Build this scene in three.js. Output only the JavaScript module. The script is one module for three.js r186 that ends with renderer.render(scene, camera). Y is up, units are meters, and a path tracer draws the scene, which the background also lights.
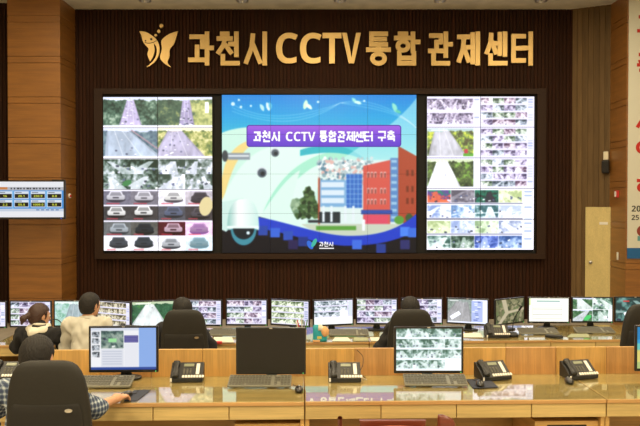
import * as THREE from 'three';
import { RoundedBoxGeometry } from 'three/addons/geometries/RoundedBoxGeometry.js';
import { TextGeometry } from 'three/addons/geometries/TextGeometry.js';
import { FontLoader } from 'three/addons/loaders/FontLoader.js';
import { mergeGeometries } from 'three/addons/utils/BufferGeometryUtils.js';
import { RectAreaLightUniformsLib } from 'three/addons/lights/RectAreaLightUniformsLib.js';
RectAreaLightUniformsLib.init();

// ---------------------------------------------------------------- camera, light, exposure
const scene = new THREE.Scene();
const FOCAL = 740, CAM_Y = 2.31, PITCH = Math.atan(13 / FOCAL);
const camera = new THREE.PerspectiveCamera(2 * Math.atan(213 / FOCAL) * 180 / Math.PI, 640 / 426, 0.05, 60);
camera.position.set(0, CAM_Y, 0);
camera.rotation.x = -PITCH;
const renderer = new THREE.WebGLRenderer();
renderer.toneMapping = THREE.LinearToneMapping;
renderer.toneMappingExposure = 1.0;
renderer.shadowMap.enabled = true;
const WARM = new THREE.Color().setRGB(1.0, 0.83, 0.56);
const TROFFERS = [];
for (const z of [3.6, 1.6, -0.4, -2.4, -5.4, -8.2, -11.0]) for (const x of [-4.2, 0, 4.2]) TROFFERS.push([x, z]);  // unseen lamp rows, packed towards the viewer to brighten the desk fronts
const LAMP = 40;          // unseen ceiling panels, nits in scene units
const SCREEN = 1.0;       // glow of the displays

// ---------------------------------------------------------------- helpers
const FY = 0.97, PLATFORM = 0.23, BY = 0.74;            // front desk top, raised floor, rear desk top
let seed = 7;
function rnd() { seed = (seed * 1664525 + 1013904223) >>> 0; return seed / 4294967296; }
const rr = (a, b) => a + (b - a) * rnd();
const V = (x, y, z) => new THREE.Vector3(x, y, z);
function at(px, py, d) {                                 // a point of the photograph, d metres from the lens plane
  const a = (px - 320) / FOCAL, b = -(py - 213) / FOCAL, c = Math.cos(PITCH), s = Math.sin(PITCH);
  const y = b * c - s, z = -b * s - c, t = d / -z;
  return V(a * t, CAM_Y + y * t, -d);
}
function onPlane(px, py, h) {
  const p = at(px, py, 1), k = (h - CAM_Y) / (p.y - CAM_Y);
  return V(p.x * k, h, -k);
}
const used = {};
function numbered(n) { used[n] = (used[n] ?? -1) + 1; return used[n] ? n + '_' + String(used[n]).padStart(3, '0') : n; }
function shade(o) { o.traverse((m) => { if (m.isMesh) { m.castShadow = true; m.receiveShadow = true; } }); return o; }
function thing(name, label, category, pos = [0, 0, 0], turn = 0, group) {
  const o = new THREE.Group(); o.name = numbered(name); scene.add(o);
  if (pos.isVector3) o.position.copy(pos); else o.position.set(...pos);
  o.rotation.y = turn; o.userData = { label, category };
  if (group) o.userData.group = group;
  return o;
}
function part(name, geo, mat, parent, pos, rot) {
  const m = new THREE.Mesh(geo, mat); m.name = name; parent.add(m);
  if (pos) { if (pos.isVector3) m.position.copy(pos); else m.position.set(...pos); }
  if (rot) m.rotation.set(...rot);
  m.castShadow = m.receiveShadow = true;
  return m;
}
function single(name, geo, mat, label, category, pos, rot, group) {
  const m = part(numbered(name), geo, mat, scene, pos, rot);
  m.userData = { label, category }; if (group) m.userData.group = group;
  return m;
}
function struct(name, geo, mat, pos, rot, label) {
  const m = part(name, geo, mat, scene, pos, rot);
  m.userData.kind = 'structure'; if (label) m.userData.label = label;
  return m;
}
function uvm(g, grainUp = false, off = 0) {               // uv in metres from the dominant axis of each face
  g = g.index ? g.toNonIndexed() : g;
  const p = g.attributes.position, n = g.attributes.normal, uv = new Float32Array(p.count * 2);
  for (let i = 0; i < p.count; i++) {
    const ax = Math.abs(n.getX(i)), ay = Math.abs(n.getY(i)), az = Math.abs(n.getZ(i)), x = p.getX(i), y = p.getY(i), z = p.getZ(i);
    let u, v;
    if (ay > ax && ay > az) { u = x; v = z; } else if (az >= ax) { u = x; v = y; } else { u = z; v = y; }
    if (grainUp) [u, v] = [v, u];
    uv[i * 2] = u + off; uv[i * 2 + 1] = v + off * 0.37;
  }
  g.setAttribute('uv', new THREE.BufferAttribute(uv, 2));
  return g;
}
const box = (w, h, d) => new THREE.BoxGeometry(w, h, d);
const rbox = (w, h, d, r = 0.004, s = 1) => new RoundedBoxGeometry(w, h, d, s, r);
const wbox = (w, h, d, up = false, r = 0.003) => uvm(new RoundedBoxGeometry(w, h, d, 1, r), up, rnd() * 3);
const moved = (g, x, y, z, rx = 0, ry = 0, rz = 0) => g.applyMatrix4(new THREE.Matrix4().compose(V(x, y, z), new THREE.Quaternion().setFromEuler(new THREE.Euler(rx, ry, rz)), V(1, 1, 1)));
function merge(list) { return mergeGeometries(list.map((g) => { g = g.index ? g.toNonIndexed() : g; for (const k of Object.keys(g.attributes)) if (!['position', 'normal', 'uv'].includes(k)) g.deleteAttribute(k); return g; })); }
function tube(points, r, seg = 24, rad = 6) { return new THREE.TubeGeometry(new THREE.CatmullRomCurve3(points.map((p) => p.isVector3 ? p : V(...p))), seg, r, rad); }
function loft(sections, n = 28, e = 2.6) {                // stacked super-ellipses {y, x, z, w, d}
  const pos = [], idx = [], uv = [];
  for (const s of sections) for (let i = 0; i < n; i++) {
    const a = i / n * 2 * Math.PI, c = Math.cos(a), q = Math.sin(a), k = 2 / (s.e ?? e);
    pos.push((s.x ?? 0) + Math.sign(c) * Math.abs(c) ** k * s.w / 2, s.y, (s.z ?? 0) + Math.sign(q) * Math.abs(q) ** k * s.d / 2);
    uv.push(i / n, s.y);
  }
  for (let j = 0; j < sections.length - 1; j++) for (let i = 0; i < n; i++) {
    const a = j * n + i, b = j * n + (i + 1) % n;
    idx.push(a, a + n, b, b, a + n, b + n);
  }
  for (const j of [0, sections.length - 1]) {
    const s = sections[j], c = pos.length / 3; pos.push(s.x ?? 0, s.y, s.z ?? 0); uv.push(0.5, s.y);
    for (let i = 0; i < n; i++) { const a = j * n + i, b = j * n + (i + 1) % n; j ? idx.push(a, c, b) : idx.push(a, b, c); }
  }
  const g = new THREE.BufferGeometry();
  g.setAttribute('position', new THREE.Float32BufferAttribute(pos, 3)); g.setAttribute('uv', new THREE.Float32BufferAttribute(uv, 2)); g.setIndex(idx); g.computeVertexNormals();
  return g;
}
function canvas(w, h) { const c = document.createElement('canvas'); c.width = w; c.height = h; return [c, c.getContext('2d')]; }
function tex(c, srgb = true) { const t = new THREE.CanvasTexture(c); if (srgb) t.colorSpace = THREE.SRGBColorSpace; return t; }

// ---------------------------------------------------------------- materials
function noise2(w, h, fx, fy, s) {                        // tiling value noise
  const g = new Float32Array(fx * fy); let q = s; for (let i = 0; i < g.length; i++) { q = (q * 1664525 + 1013904223) >>> 0; g[i] = q / 4294967296; }
  const o = new Float32Array(w * h);
  for (let y = 0; y < h; y++) for (let x = 0; x < w; x++) {
    const X = x / w * fx, Y = y / h * fy, ix = Math.floor(X), iy = Math.floor(Y), a = X - ix, b = Y - iy, u = a * a * (3 - 2 * a), v = b * b * (3 - 2 * b);
    const G = (i, j) => g[(j % fy) * fx + (i % fx)];
    o[y * w + x] = (G(ix, iy) * (1 - u) + G(ix + 1, iy) * u) * (1 - v) + (G(ix, iy + 1) * (1 - u) + G(ix + 1, iy + 1) * u) * v;
  }
  return o;
}
function grain(strength, s) {                             // wood figure, grain along u, one metre square
  const n = 512, a = noise2(n, n, 4, 128, s), b = noise2(n, n, 10, 256, s + 5), c = noise2(n, n, 3, 24, s + 9), f = noise2(n, n, 24, 512, s + 11), d = new Uint8Array(n * n * 4);
  for (let i = 0; i < n * n; i++) {
    const v = 1 - strength * (0.4 * a[i] + 0.25 * b[i] + 0.55 * c[i] + 0.2 * f[i]);
    d[i * 4] = 255 * Math.min(1, v * 1.02); d[i * 4 + 1] = 255 * v; d[i * 4 + 2] = 255 * v * 0.97; d[i * 4 + 3] = 255;
  }
  const t = new THREE.DataTexture(d, n, n); t.magFilter = THREE.LinearFilter; t.wrapS = t.wrapT = THREE.RepeatWrapping; t.colorSpace = THREE.SRGBColorSpace; t.needsUpdate = true;
  return t;
}
const speck = (() => { const n = 256, a = noise2(n, n, 128, 128, 3), b = noise2(n, n, 9, 9, 4), d = new Uint8Array(n * n * 4); for (let i = 0; i < n * n; i++) { const v = 215 + 25 * a[i] + 14 * b[i]; d[i * 4] = d[i * 4 + 1] = d[i * 4 + 2] = v; d[i * 4 + 3] = 255; } const t = new THREE.DataTexture(d, n, n); t.magFilter = THREE.LinearFilter; t.wrapS = t.wrapT = THREE.RepeatWrapping; t.colorSpace = THREE.SRGBColorSpace; t.needsUpdate = true; return t; })();
const gA = grain(0.19, 11), gB = grain(0.17, 71);
const std = (o) => new THREE.MeshStandardMaterial(o), phy = (o) => new THREE.MeshPhysicalMaterial(o);
const lin = (r, g, b) => new THREE.Color().setRGB(r, g, b);
const M = {
  maple: phy({ color: lin(0.70, 0.42, 0.165), map: gA, roughness: 0.42, clearcoat: 0.25, clearcoatRoughness: 0.35 }),
  mapleB: phy({ color: lin(0.74, 0.475, 0.155), map: gB, roughness: 0.42, clearcoat: 0.25, clearcoatRoughness: 0.35 }),
  mapleC: phy({ color: lin(0.77, 0.49, 0.165), map: gB, roughness: 0.42, clearcoat: 0.25, clearcoatRoughness: 0.35 }),
  drawer: phy({ color: lin(0.76, 0.59, 0.255), map: gA, roughness: 0.42, clearcoat: 0.25, clearcoatRoughness: 0.35 }),
  drawerB: phy({ color: lin(0.74, 0.57, 0.24), map: gB, roughness: 0.42, clearcoat: 0.25, clearcoatRoughness: 0.35 }),
  column: phy({ color: lin(0.365, 0.155, 0.030), map: gA, roughness: 0.38, clearcoat: 0.45, clearcoatRoughness: 0.45 }),
  columnB: phy({ color: lin(0.35, 0.149, 0.028), map: gB, roughness: 0.38, clearcoat: 0.45, clearcoatRoughness: 0.45 }),
  wire: std({ color: lin(0.03, 0.02, 0.012), roughness: 0.6 }),
  slat: phy({ color: 0xffffff, vertexColors: true, map: gB, roughness: 0.7, specularIntensity: 0.3 }),
  slatBack: phy({ color: lin(0.042, 0.015, 0.006), roughness: 0.7, specularIntensity: 0.3, map: gB }),
  surround: phy({ color: lin(0.028, 0.012, 0.005), roughness: 0.6, specularIntensity: 0.5 }),
  plaster: std({ color: lin(0.62, 0.58, 0.47), map: speck, roughness: 0.95 }),
  ceiling: std({ color: lin(0.86, 0.80, 0.62), map: speck, roughness: 0.95 }),
  floor: std({ color: lin(0.42, 0.37, 0.30), map: speck, roughness: 0.8 }),
  glass: phy({ color: 0xf4fbf6, transmission: 1, thickness: 0, roughness: 0, ior: 1.5 }),
  black: std({ color: lin(0.012, 0.012, 0.012), roughness: 0.45 }),
  matte: std({ color: lin(0.006, 0.006, 0.006), roughness: 0.8 }),
  bezel: phy({ color: lin(0.008, 0.008, 0.009), roughness: 0.3, clearcoat: 0.4 }),
  off: phy({ color: lin(0.010, 0.009, 0.009), roughness: 0.35 }),
  leather: std({ color: lin(0.017, 0.0155, 0.0115), roughness: 0.66, map: speck }),
  mesh: std({ color: lin(0.014, 0.0125, 0.010), roughness: 0.85 }),
  silver: std({ color: lin(0.75, 0.74, 0.70), metalness: 1, roughness: 0.3 }),
  steel: std({ color: lin(0.45, 0.45, 0.45), metalness: 1, roughness: 0.35 }),
  gold: std({ color: lin(0.66, 0.46, 0.19), metalness: 1, roughness: 0.48 }),
  keyGrey: std({ color: lin(0.19, 0.185, 0.145), roughness: 0.6 }),
  keyDark: std({ color: lin(0.12, 0.115, 0.09), roughness: 0.6 }),
  white: std({ color: lin(0.75, 0.73, 0.66), roughness: 0.5 }),
  cream: std({ color: lin(0.72, 0.66, 0.48), roughness: 0.6 }),
  paper: std({ color: lin(0.72, 0.69, 0.58), roughness: 0.9 }),
  greenMat: std({ color: lin(0.34, 0.36, 0.22), roughness: 0.8 }),
  lcd: std({ color: lin(0.22, 0.24, 0.16), roughness: 0.3 }),
  red: std({ color: lin(0.55, 0.03, 0.025), roughness: 0.45 }),
  door: std({ color: lin(0.72, 0.58, 0.24), roughness: 0.55, map: speck }),
  skin: phy({ color: lin(0.60, 0.32, 0.19), roughness: 0.55 }),
  hair: std({ color: lin(0.009, 0.007, 0.006), roughness: 0.7 }),
  hairRed: std({ color: lin(0.045, 0.018, 0.012), roughness: 0.5 }),
  redWood: phy({ color: lin(0.19, 0.038, 0.018), roughness: 0.35, clearcoat: 0.5, clearcoatRoughness: 0.3, map: gA }),
  redLeather: phy({ color: lin(0.33, 0.085, 0.028), roughness: 0.45 }),
  teal: std({ color: lin(0.02, 0.36, 0.44), roughness: 0.5 }),
  peach: std({ color: lin(0.75, 0.42, 0.18), roughness: 0.7 }),
  pad: std({ color: lin(0.035, 0.04, 0.06), roughness: 0.9 }),
  lampGlass: std({ color: 0xffffff, emissive: WARM, emissiveIntensity: 3, roughness: 0.6 }),
};
const font = await new FontLoader().loadAsync('fonts/droid/droid_sans_bold.typeface.json');

// ---------------------------------------------------------------- Korean letters as strokes in a unit box, y down
const L = (...p) => ({ p });
const O = (x0, y0, x1, y1) => ({ o: [(x0 + x1) / 2, (y0 + y1) / 2, (x1 - x0) / 2, (y1 - y0) / 2] });
const JAMO = {
  g: [L([0, 0], [1, 0], [1, 1])], n: [L([0, 0], [0, 1], [1, 1])], t: [L([1, 0], [0, 0], [0, 1], [1, 1]), L([0, .5], [.92, .5])],
  s: [L([.48, 0], [.40, .45], [0, 1]), L([.46, .30], [1, 1])], j: [L([0, 0], [1, 0]), L([.52, 0], [.42, .5], [0, 1]), L([.48, .42], [1, 1])],
  ch: [L([.28, 0], [.72, 0]), L([0, .26], [1, .26]), L([.5, .26], [.42, .6], [0, 1]), L([.48, .55], [1, 1])],
  h: [L([.28, 0], [.72, 0]), L([0, .25], [1, .25]), O(.12, .46, .88, 1)], ng: [O(0, 0, 1, 1)], b: [L([0, 0], [0, 1], [1, 1], [1, 0]), L([0, .48], [1, .48])],
  o: [L([.5, 0], [.5, 1]), L([0, 1], [1, 1])], u: [L([0, 0], [1, 0]), L([.5, 0], [.5, 1])], a: [L([0, 0], [0, 1]), L([0, .48], [1, .48])], eo: [L([1, 0], [1, 1]), L([0, .48], [1, .48])],
  yeo: [L([1, 0], [1, 1]), L([0, .34], [1, .34]), L([0, .62], [1, .62])], i: [L([.5, 0], [.5, 1])], e: [L([.52, .02], [.52, .96]), L([1, 0], [1, 1]), L([0, .46], [.52, .46])],
};
const SYL = {
  '과': [['g', .06, .10, .56, .44], ['o', 0, .44, .64, .88], ['a', .78, 0, 1, 1]], '천': [['ch', 0, 0, .58, .62], ['eo', .56, 0, .86, .72], ['n', .20, .76, .92, 1]],
  '시': [['s', 0, .06, .66, .94], ['i', .80, 0, 1, 1]], '통': [['t', .16, 0, .86, .36], ['o', 0, .36, 1, .54], ['ng', .20, .68, .80, 1]],
  '합': [['h', 0, 0, .62, .56], ['a', .76, 0, 1, .58], ['b', .14, .66, .80, 1]], '관': [['g', .05, .06, .52, .28], ['o', 0, .28, .62, .58], ['a', .76, 0, 1, .74], ['n', .16, .72, .86, 1]],
  '제': [['j', 0, .10, .50, .90], ['e', .44, 0, 1, 1]], '센': [['s', 0, .04, .46, .62], ['e', .38, 0, .96, .70], ['n', .18, .74, .98, 1]], '터': [['t', .02, .08, .56, .90], ['eo', .56, 0, .92, 1]],
  '구': [['g', .05, .04, .90, .50], ['u', 0, .62, 1, 1]], '축': [['ch', .06, 0, .90, .42], ['u', 0, .54, 1, .72], ['g', .08, .76, .88, 1]],
  '사': [['s', 0, .06, .62, .94], ['a', .76, 0, 1, 1]], '업': [['ng', .02, .04, .50, .50], ['eo', .52, 0, .82, .58], ['b', .22, .64, .86, 1]], '현': [['h', 0, 0, .56, .60], ['yeo', .54, 0, .86, .72], ['n', .2, .76, .92, 1]],
};
function strokes(ch) {
  const out = [];
  for (const [j, x0, y0, x1, y1] of SYL[ch]) for (const s of JAMO[j]) out.push(s.p ? { p: s.p.map(([x, y]) => [x0 + x * (x1 - x0), y0 + y * (y1 - y0)]) } : { o: [x0 + s.o[0] * (x1 - x0), y0 + s.o[1] * (y1 - y0), s.o[2] * (x1 - x0), s.o[3] * (y1 - y0)] });
  return out;
}
function write(ctx, text, x, y, w, h, gap, lw, font_ = 'bold ' + Math.round(h * 1.25) + 'px sans-serif') {
  ctx.save(); ctx.lineWidth = lw; ctx.lineCap = 'butt'; ctx.lineJoin = 'miter';
  for (const ch of text) {
    if (ch === ' ') { x += w * 0.5; continue; }
    if (!SYL[ch]) { ctx.font = font_; ctx.fillText(ch, x, y + h); x += ctx.measureText(ch).width + gap * 0.4; continue; }
    for (const s of strokes(ch)) {
      ctx.beginPath();
      if (s.o) ctx.ellipse(x + s.o[0] * w, y + s.o[1] * h, s.o[2] * w, s.o[3] * h, 0, 0, 7); else s.p.forEach(([a, b], i) => i ? ctx.lineTo(x + a * w, y + b * h) : ctx.moveTo(x + a * w, y + b * h));
      ctx.stroke();
    }
    x += w + gap;
  }
  ctx.restore();
  return x;
}

// ---------------------------------------------------------------- pictures shown on the displays
const pick = (a) => a[Math.floor(rnd() * a.length)];
function blob(c, x, y, r, col) { c.fillStyle = col; c.beginPath(); c.ellipse(x, y, r, r * rr(.6, 1), rnd() * 3, 0, 7); c.fill(); }
const cloudA = noise2(256, 256, 16, 16, 21), cloudB = noise2(256, 256, 48, 48, 22), cloudC = noise2(256, 256, 110, 110, 23);
const fog = (x, y) => { const i = ((y & 255) << 8) + (x & 255); return cloudA[i] * .45 + cloudB[i] * .35 + cloudC[i] * .2; };
const rgbOf = (h) => [parseInt(h.slice(1, 3), 16), parseInt(h.slice(3, 5), 16), parseInt(h.slice(5, 7), 16)];
function paint(c, x, y, w, h, f) {                         // fills a rectangle pixel by pixel; f(u, v, i, j) gives rgb
  w = Math.max(2, Math.round(w)); h = Math.max(2, Math.round(h)); const [k, q] = canvas(w, h), im = q.createImageData(w, h);
  for (let j = 0, n = 0; j < h; j++) for (let i = 0; i < w; i++, n += 4) { const p = f(i / w, j / h, i, j); im.data[n] = p[0]; im.data[n + 1] = p[1]; im.data[n + 2] = p[2]; im.data[n + 3] = 255; }
  q.putImageData(im, 0, 0); c.drawImage(k, x, y);
}
function ramp(cols, t) { t = Math.min(.9999, Math.max(0, t)) * (cols.length - 1); const i = Math.floor(t), f = t - i, a = cols[i], b = cols[i + 1]; return [a[0] + (b[0] - a[0]) * f, a[1] + (b[1] - a[1]) * f, a[2] + (b[2] - a[2]) * f]; }
function leaves(c, x, y, w, h, n, r, cols) { for (let i = 0; i < n; i++) blob(c, x + rnd() * w, y + rnd() * h, r * rr(.5, 1.4), pick(cols)); }
function soft(c, cv, r) { const [k, q] = canvas(cv.width, cv.height); q.filter = 'blur(' + r + 'px)'; q.drawImage(cv, 0, 0); c.drawImage(k, 0, 0); }
function camRoad(c, x, y, w, h, o = {}) {                  // a road seen from a mast, trees on both sides
  c.save(); c.beginPath(); c.rect(x, y, w, h); c.clip();
  const greens = (o.greens ?? ['#1f322b', '#2c443a', '#3c584a', '#527060', '#7c9682', '#a9bcaa']).map(rgbOf).sort((p, q) => p[0] + p[1] + p[2] - q[0] - q[1] - q[2]), left = o.split ? greens.slice(0, 4) : greens, right = o.split ? greens.slice(2) : greens, ox = Math.floor(rnd() * 256), oy = Math.floor(rnd() * 256), z = 150 / w;
  const vx0 = o.vx ?? .5, B0 = o.b0 ?? .15, B1 = o.b1 ?? .75, T = o.tw ?? .09, road = rgbOf(o.road ?? '#dcdcf2'), sky = rgbOf(o.sky ?? '#cfd6ea');
  paint(c, x, y, w, h, (u, v, i, j) => {
    const n = fog(Math.floor(i * z) + ox, Math.floor(j * z) + oy), l = vx0 - T + (B0 - vx0 + T) * v, r = vx0 + T + (B1 - vx0 - T) * v, m = fog(Math.floor(i * z * .6) + oy, Math.floor(j * z * .35) + ox);
    if (v < .10 + .12 * (n - .5) && o.sky !== null) return sky;
    if (u > l && u < r) { const e = Math.min(u - l, r - u) / (r - l), k = .80 + .34 * m + (e < .06 ? -.12 : 0); return [Math.min(255, road[0] * k), Math.min(255, road[1] * k), Math.min(255, road[2] * k)]; }
    return ramp(u < l ? left : right, (n - .5) * 1.7 + .5);
  });
  const X = (u) => x + w * u;
  c.strokeStyle = 'rgba(250,250,255,.7)'; c.lineWidth = w * .008; c.beginPath(); for (const k of [.33, .66]) { c.moveTo(X(vx0 - T + 2 * T * k), y); c.lineTo(X(B0 + (B1 - B0) * k), y + h); } c.stroke();
  for (let i = 0; i < (o.cars ?? 10); i++) { const t = rnd() ** .8, l = vx0 - T + (B0 - vx0 + T) * t, r = vx0 + T + (B1 - vx0 - T) * t, s = w * (.012 + .032 * t), q = X(l + (r - l) * rr(.08, .92)); c.fillStyle = pick(['#ffffff', '#6b7090', '#b0b2c8', '#f0f0ff', '#4a4e66']); c.fillRect(q - s / 2, y + h * t - s * .5, s, s * .6); c.fillStyle = 'rgba(40,40,60,.5)'; c.fillRect(q - s / 2, y + h * t + s * .1, s, s * .2); }
  c.fillStyle = 'rgba(255,255,255,.85)'; c.fillRect(x + w * .08, y + h * .05, w * .36, h * .03);
  c.restore();
}
function camTiny(c, x, y, w, h, pal) {                     // a small street thumbnail
  c.save(); c.beginPath(); c.rect(x, y, w, h); c.clip();
  const P = (pal ?? pick([['#c3bad6', '#978aae', '#3a3350', '#ffffff'], ['#bcc6d2', '#8794a4', '#323e4a', '#fafcff'], ['#c4cec4', '#869a84', '#33473a', '#fbfff6'], ['#d2c4d4', '#9c869c', '#4a364e', '#ffffff']])).map(rgbOf), R = [P[2], P[2], P[1], P[0], P[3]];
  const ox = Math.floor(rnd() * 256), oy = Math.floor(rnd() * 256), z = 44 / w, a = rr(-.9, .9), b = rr(.25, .75), wd = rr(.10, .2), side = rr(-.25, .25), tilt = rr(-.4, .4);
  paint(c, x, y, w, h, (u, v, i, j) => {
    const n = fog(Math.floor(i * z) + ox, Math.floor(j * z) + oy), m = fog(Math.floor(i * z * 2.4) + oy, Math.floor(j * z * 2.4) + ox);
    let t = .42 + v * .26 + (n - .5) * 1.5 + (m - .5) * .5 + side * (u - .5) * 2;
    if (Math.abs(u - b - a * (v - .3)) < wd * (.35 + v * 1.3) && v > .12) t = Math.max(t, .80 + (n - .5) * .5);
    if (Math.abs(v - .62 - tilt * (u - .5)) < .05) t = Math.max(t, .66 + (m - .5) * .6);
    return ramp(R, t);
  });
  for (let i = 0; i < 6; i++) { c.fillStyle = pick(['#ffffff', '#5a6284', '#d8d8ea', '#2f3446']); c.save(); c.translate(x + rnd() * w, y + h * rr(.35, .92)); c.rotate(rr(-.5, .5)); c.fillRect(0, 0, w * rr(.05, .12), h * rr(.07, .14)); c.restore(); }
  c.restore();
}
function camCar(c, x, y, w, h, bg, body, dark) {
  c.save(); c.beginPath(); c.rect(x, y, w, h); c.clip();
  const base = rgbOf(bg), ox = Math.floor(rnd() * 256); paint(c, x, y, w, h, (u, v, i, j) => { const k = .78 + .5 * fog((i >> 1) + ox, j >> 1); return base.map((q) => Math.min(255, q * k)); });
  const X = x + w * rr(.42, .58), Y = y + h * rr(.42, .55), s = w * .38;
  c.fillStyle = dark; c.beginPath(); c.ellipse(X, Y + s * .32, s * .95, s * .3, 0, 0, 7); c.fill();
  const gb = rgbOf(body), gg = c.createLinearGradient(0, Y - s * .5, 0, Y + s * .35); gg.addColorStop(0, body); gg.addColorStop(1, 'rgb(' + gb.map((q) => Math.round(q * .72)).join(',') + ')'); c.fillStyle = gg; c.beginPath(); c.roundRect(X - s * .9, Y - s * .15, s * 1.8, s * .5, s * .15); c.fill();
  c.beginPath(); c.moveTo(X - s * .8, Y); c.lineTo(X - s * .55, Y - s * .5); c.lineTo(X + s * .55, Y - s * .5); c.lineTo(X + s * .8, Y); c.fill();
  c.fillStyle = dark; c.beginPath(); c.moveTo(X - s * .6, Y - s * .06); c.lineTo(X - s * .45, Y - s * .42); c.lineTo(X + s * .45, Y - s * .42); c.lineTo(X + s * .6, Y - s * .06); c.globalAlpha = .45; c.fill(); c.globalAlpha = 1;
  c.fillRect(X - s * .3, Y + s * .08, s * .6, s * .12);
  c.fillStyle = '#e7e4f4'; c.fillRect(x, y, w, h * .07);
  c.fillStyle = '#c23a4a'; c.fillRect(x + w * .1, y + h * .92, w * rr(.3, .6), h * .05);
  c.restore();
}
function pageGrid(c, x, y, w, h, cols, rows, side, pal) {  // viewer window: thumbnails, a caption bar and a side list
  c.fillStyle = '#d9d6ea'; c.fillRect(x, y, w, h);
  const W = w * (1 - side), ch = h / rows;
  for (let j = 0; j < rows; j++) for (let i = 0; i < cols; i++) camTiny(c, x + i * W / cols, y + j * ch + ch * .1, W / cols - 1, ch * .76, pal);
  if (side) { for (let k = 0; k < 9; k++) { c.fillStyle = pick(['#b9c0dd', '#d8dcf0', '#9aa6c8', '#ffffff']); c.fillRect(x + W + w * side * .15, y + h * (.05 + k * .09), w * side * .7, h * .05); } }
}
function leftBank() {
  const [cv, c] = canvas(880, 1240), w = 440, h = 248;
  const bar = (x, y) => { c.fillStyle = '#f4f2ff'; c.fillRect(x, y + h - 18, w, 18); };
  camRoad(c, 0, 0, w, h, { vx: .5, b0: .28, b1: .72, tw: .05, road: '#bdb2d6', cars: 30 }); bar(0, 0);
  camRoad(c, w, 0, w, h, { split: 1, vx: .52, b0: .38, b1: .68, tw: .06, road: '#aea4cc', cars: 30, greens: ['#2c4238', '#3a5646', '#4c6450', '#b4b878', '#d0d090', '#8f9a62'] }); bar(w, 0);
  c.fillStyle = '#fff'; c.fillRect(w * 1.87, 40, 30, 90);
  camRoad(c, 0, h, w, h, { vx: .25, b0: .02, b1: 1.1, tw: .18, road: '#b4c2d6', cars: 12, greens: ['#54687a', '#3d5562', '#6f8790', '#8fa4a8'] }); c.fillStyle = '#a88a96'; c.save(); c.translate(w * .52, h * 1.05); c.rotate(.62); c.fillRect(0, 0, w * .6, 10); c.restore(); bar(0, h);
  camRoad(c, w, h, w, h, { vx: .3, b0: -.1, b1: .9, tw: .1, road: '#bcb6d2', sky: '#ece4c4', cars: 26, greens: ['#3a5138', '#9aa05c', '#cfca8e', '#e6dfb0', '#5f7448'] }); bar(w, h);
  for (let j = 0; j < 2; j++) for (let i = 0; i < 4; i++) camTiny(c, i * w / 2 + 2, 2 * h + j * h / 2 + 6, w / 2 - 4, h / 2 - 10, i < 2 ? ['#b4c0c4', '#5d7268', '#1e3028', '#f0f2ff'] : ['#c4cad8', '#7f8e8a', '#34463e', '#ffffff']);
  c.fillStyle = '#3f7a4a'; c.beginPath(); c.ellipse(190, 2 * h + h * .8, 40, 22, -.4, 0, 7); c.fill();
  const CARS = [['#6a6878', '#e4e2ee', '#35333f'], ['#6f6c78', '#e9e7f2', '#3c3a44'], ['#dcdae6', '#ffffff', '#45424c'], ['#b7b0bb', '#4b4650', '#2c2930'], ['#3b3a3d', '#ffffff', '#1e1d20'], ['#3a383b', '#ffffff', '#1d1c1f'], ['#4a4b55', '#66708e', '#24252c'], ['#39353a', '#5a5560', '#1c1a1e'],
    ['#5d6062', '#b9c2cc', '#30343a'], ['#52524f', '#2a323a', '#15171a'], ['#4a1420', '#d8b9cc', '#22060c'], ['#e8c4e4', '#b98fc0', '#7b4f8a'], ['#f3f2fa', '#4b525c', '#262a30'], ['#eeedf6', '#3e4852', '#1e2328'], ['#f1f0f8', '#ccd0d8', '#3a3e46'], ['#cfe0ea', '#8fb0bc', '#5a7c88']];
  CARS.forEach((k, n) => camCar(c, (n % 4) * w / 2 + 2, (3 + Math.floor(n / 4) / 2) * h + 4, w / 2 - 4, h / 2 - 8, ...k));
  c.fillStyle = '#cdbf8f'; c.beginPath(); c.ellipse(w * 1.88, 3.55 * h, w * .12, h * .32, .2, 0, 7); c.fill();
  soft(c, cv, 3.5);
  return tex(cv);
}
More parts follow.
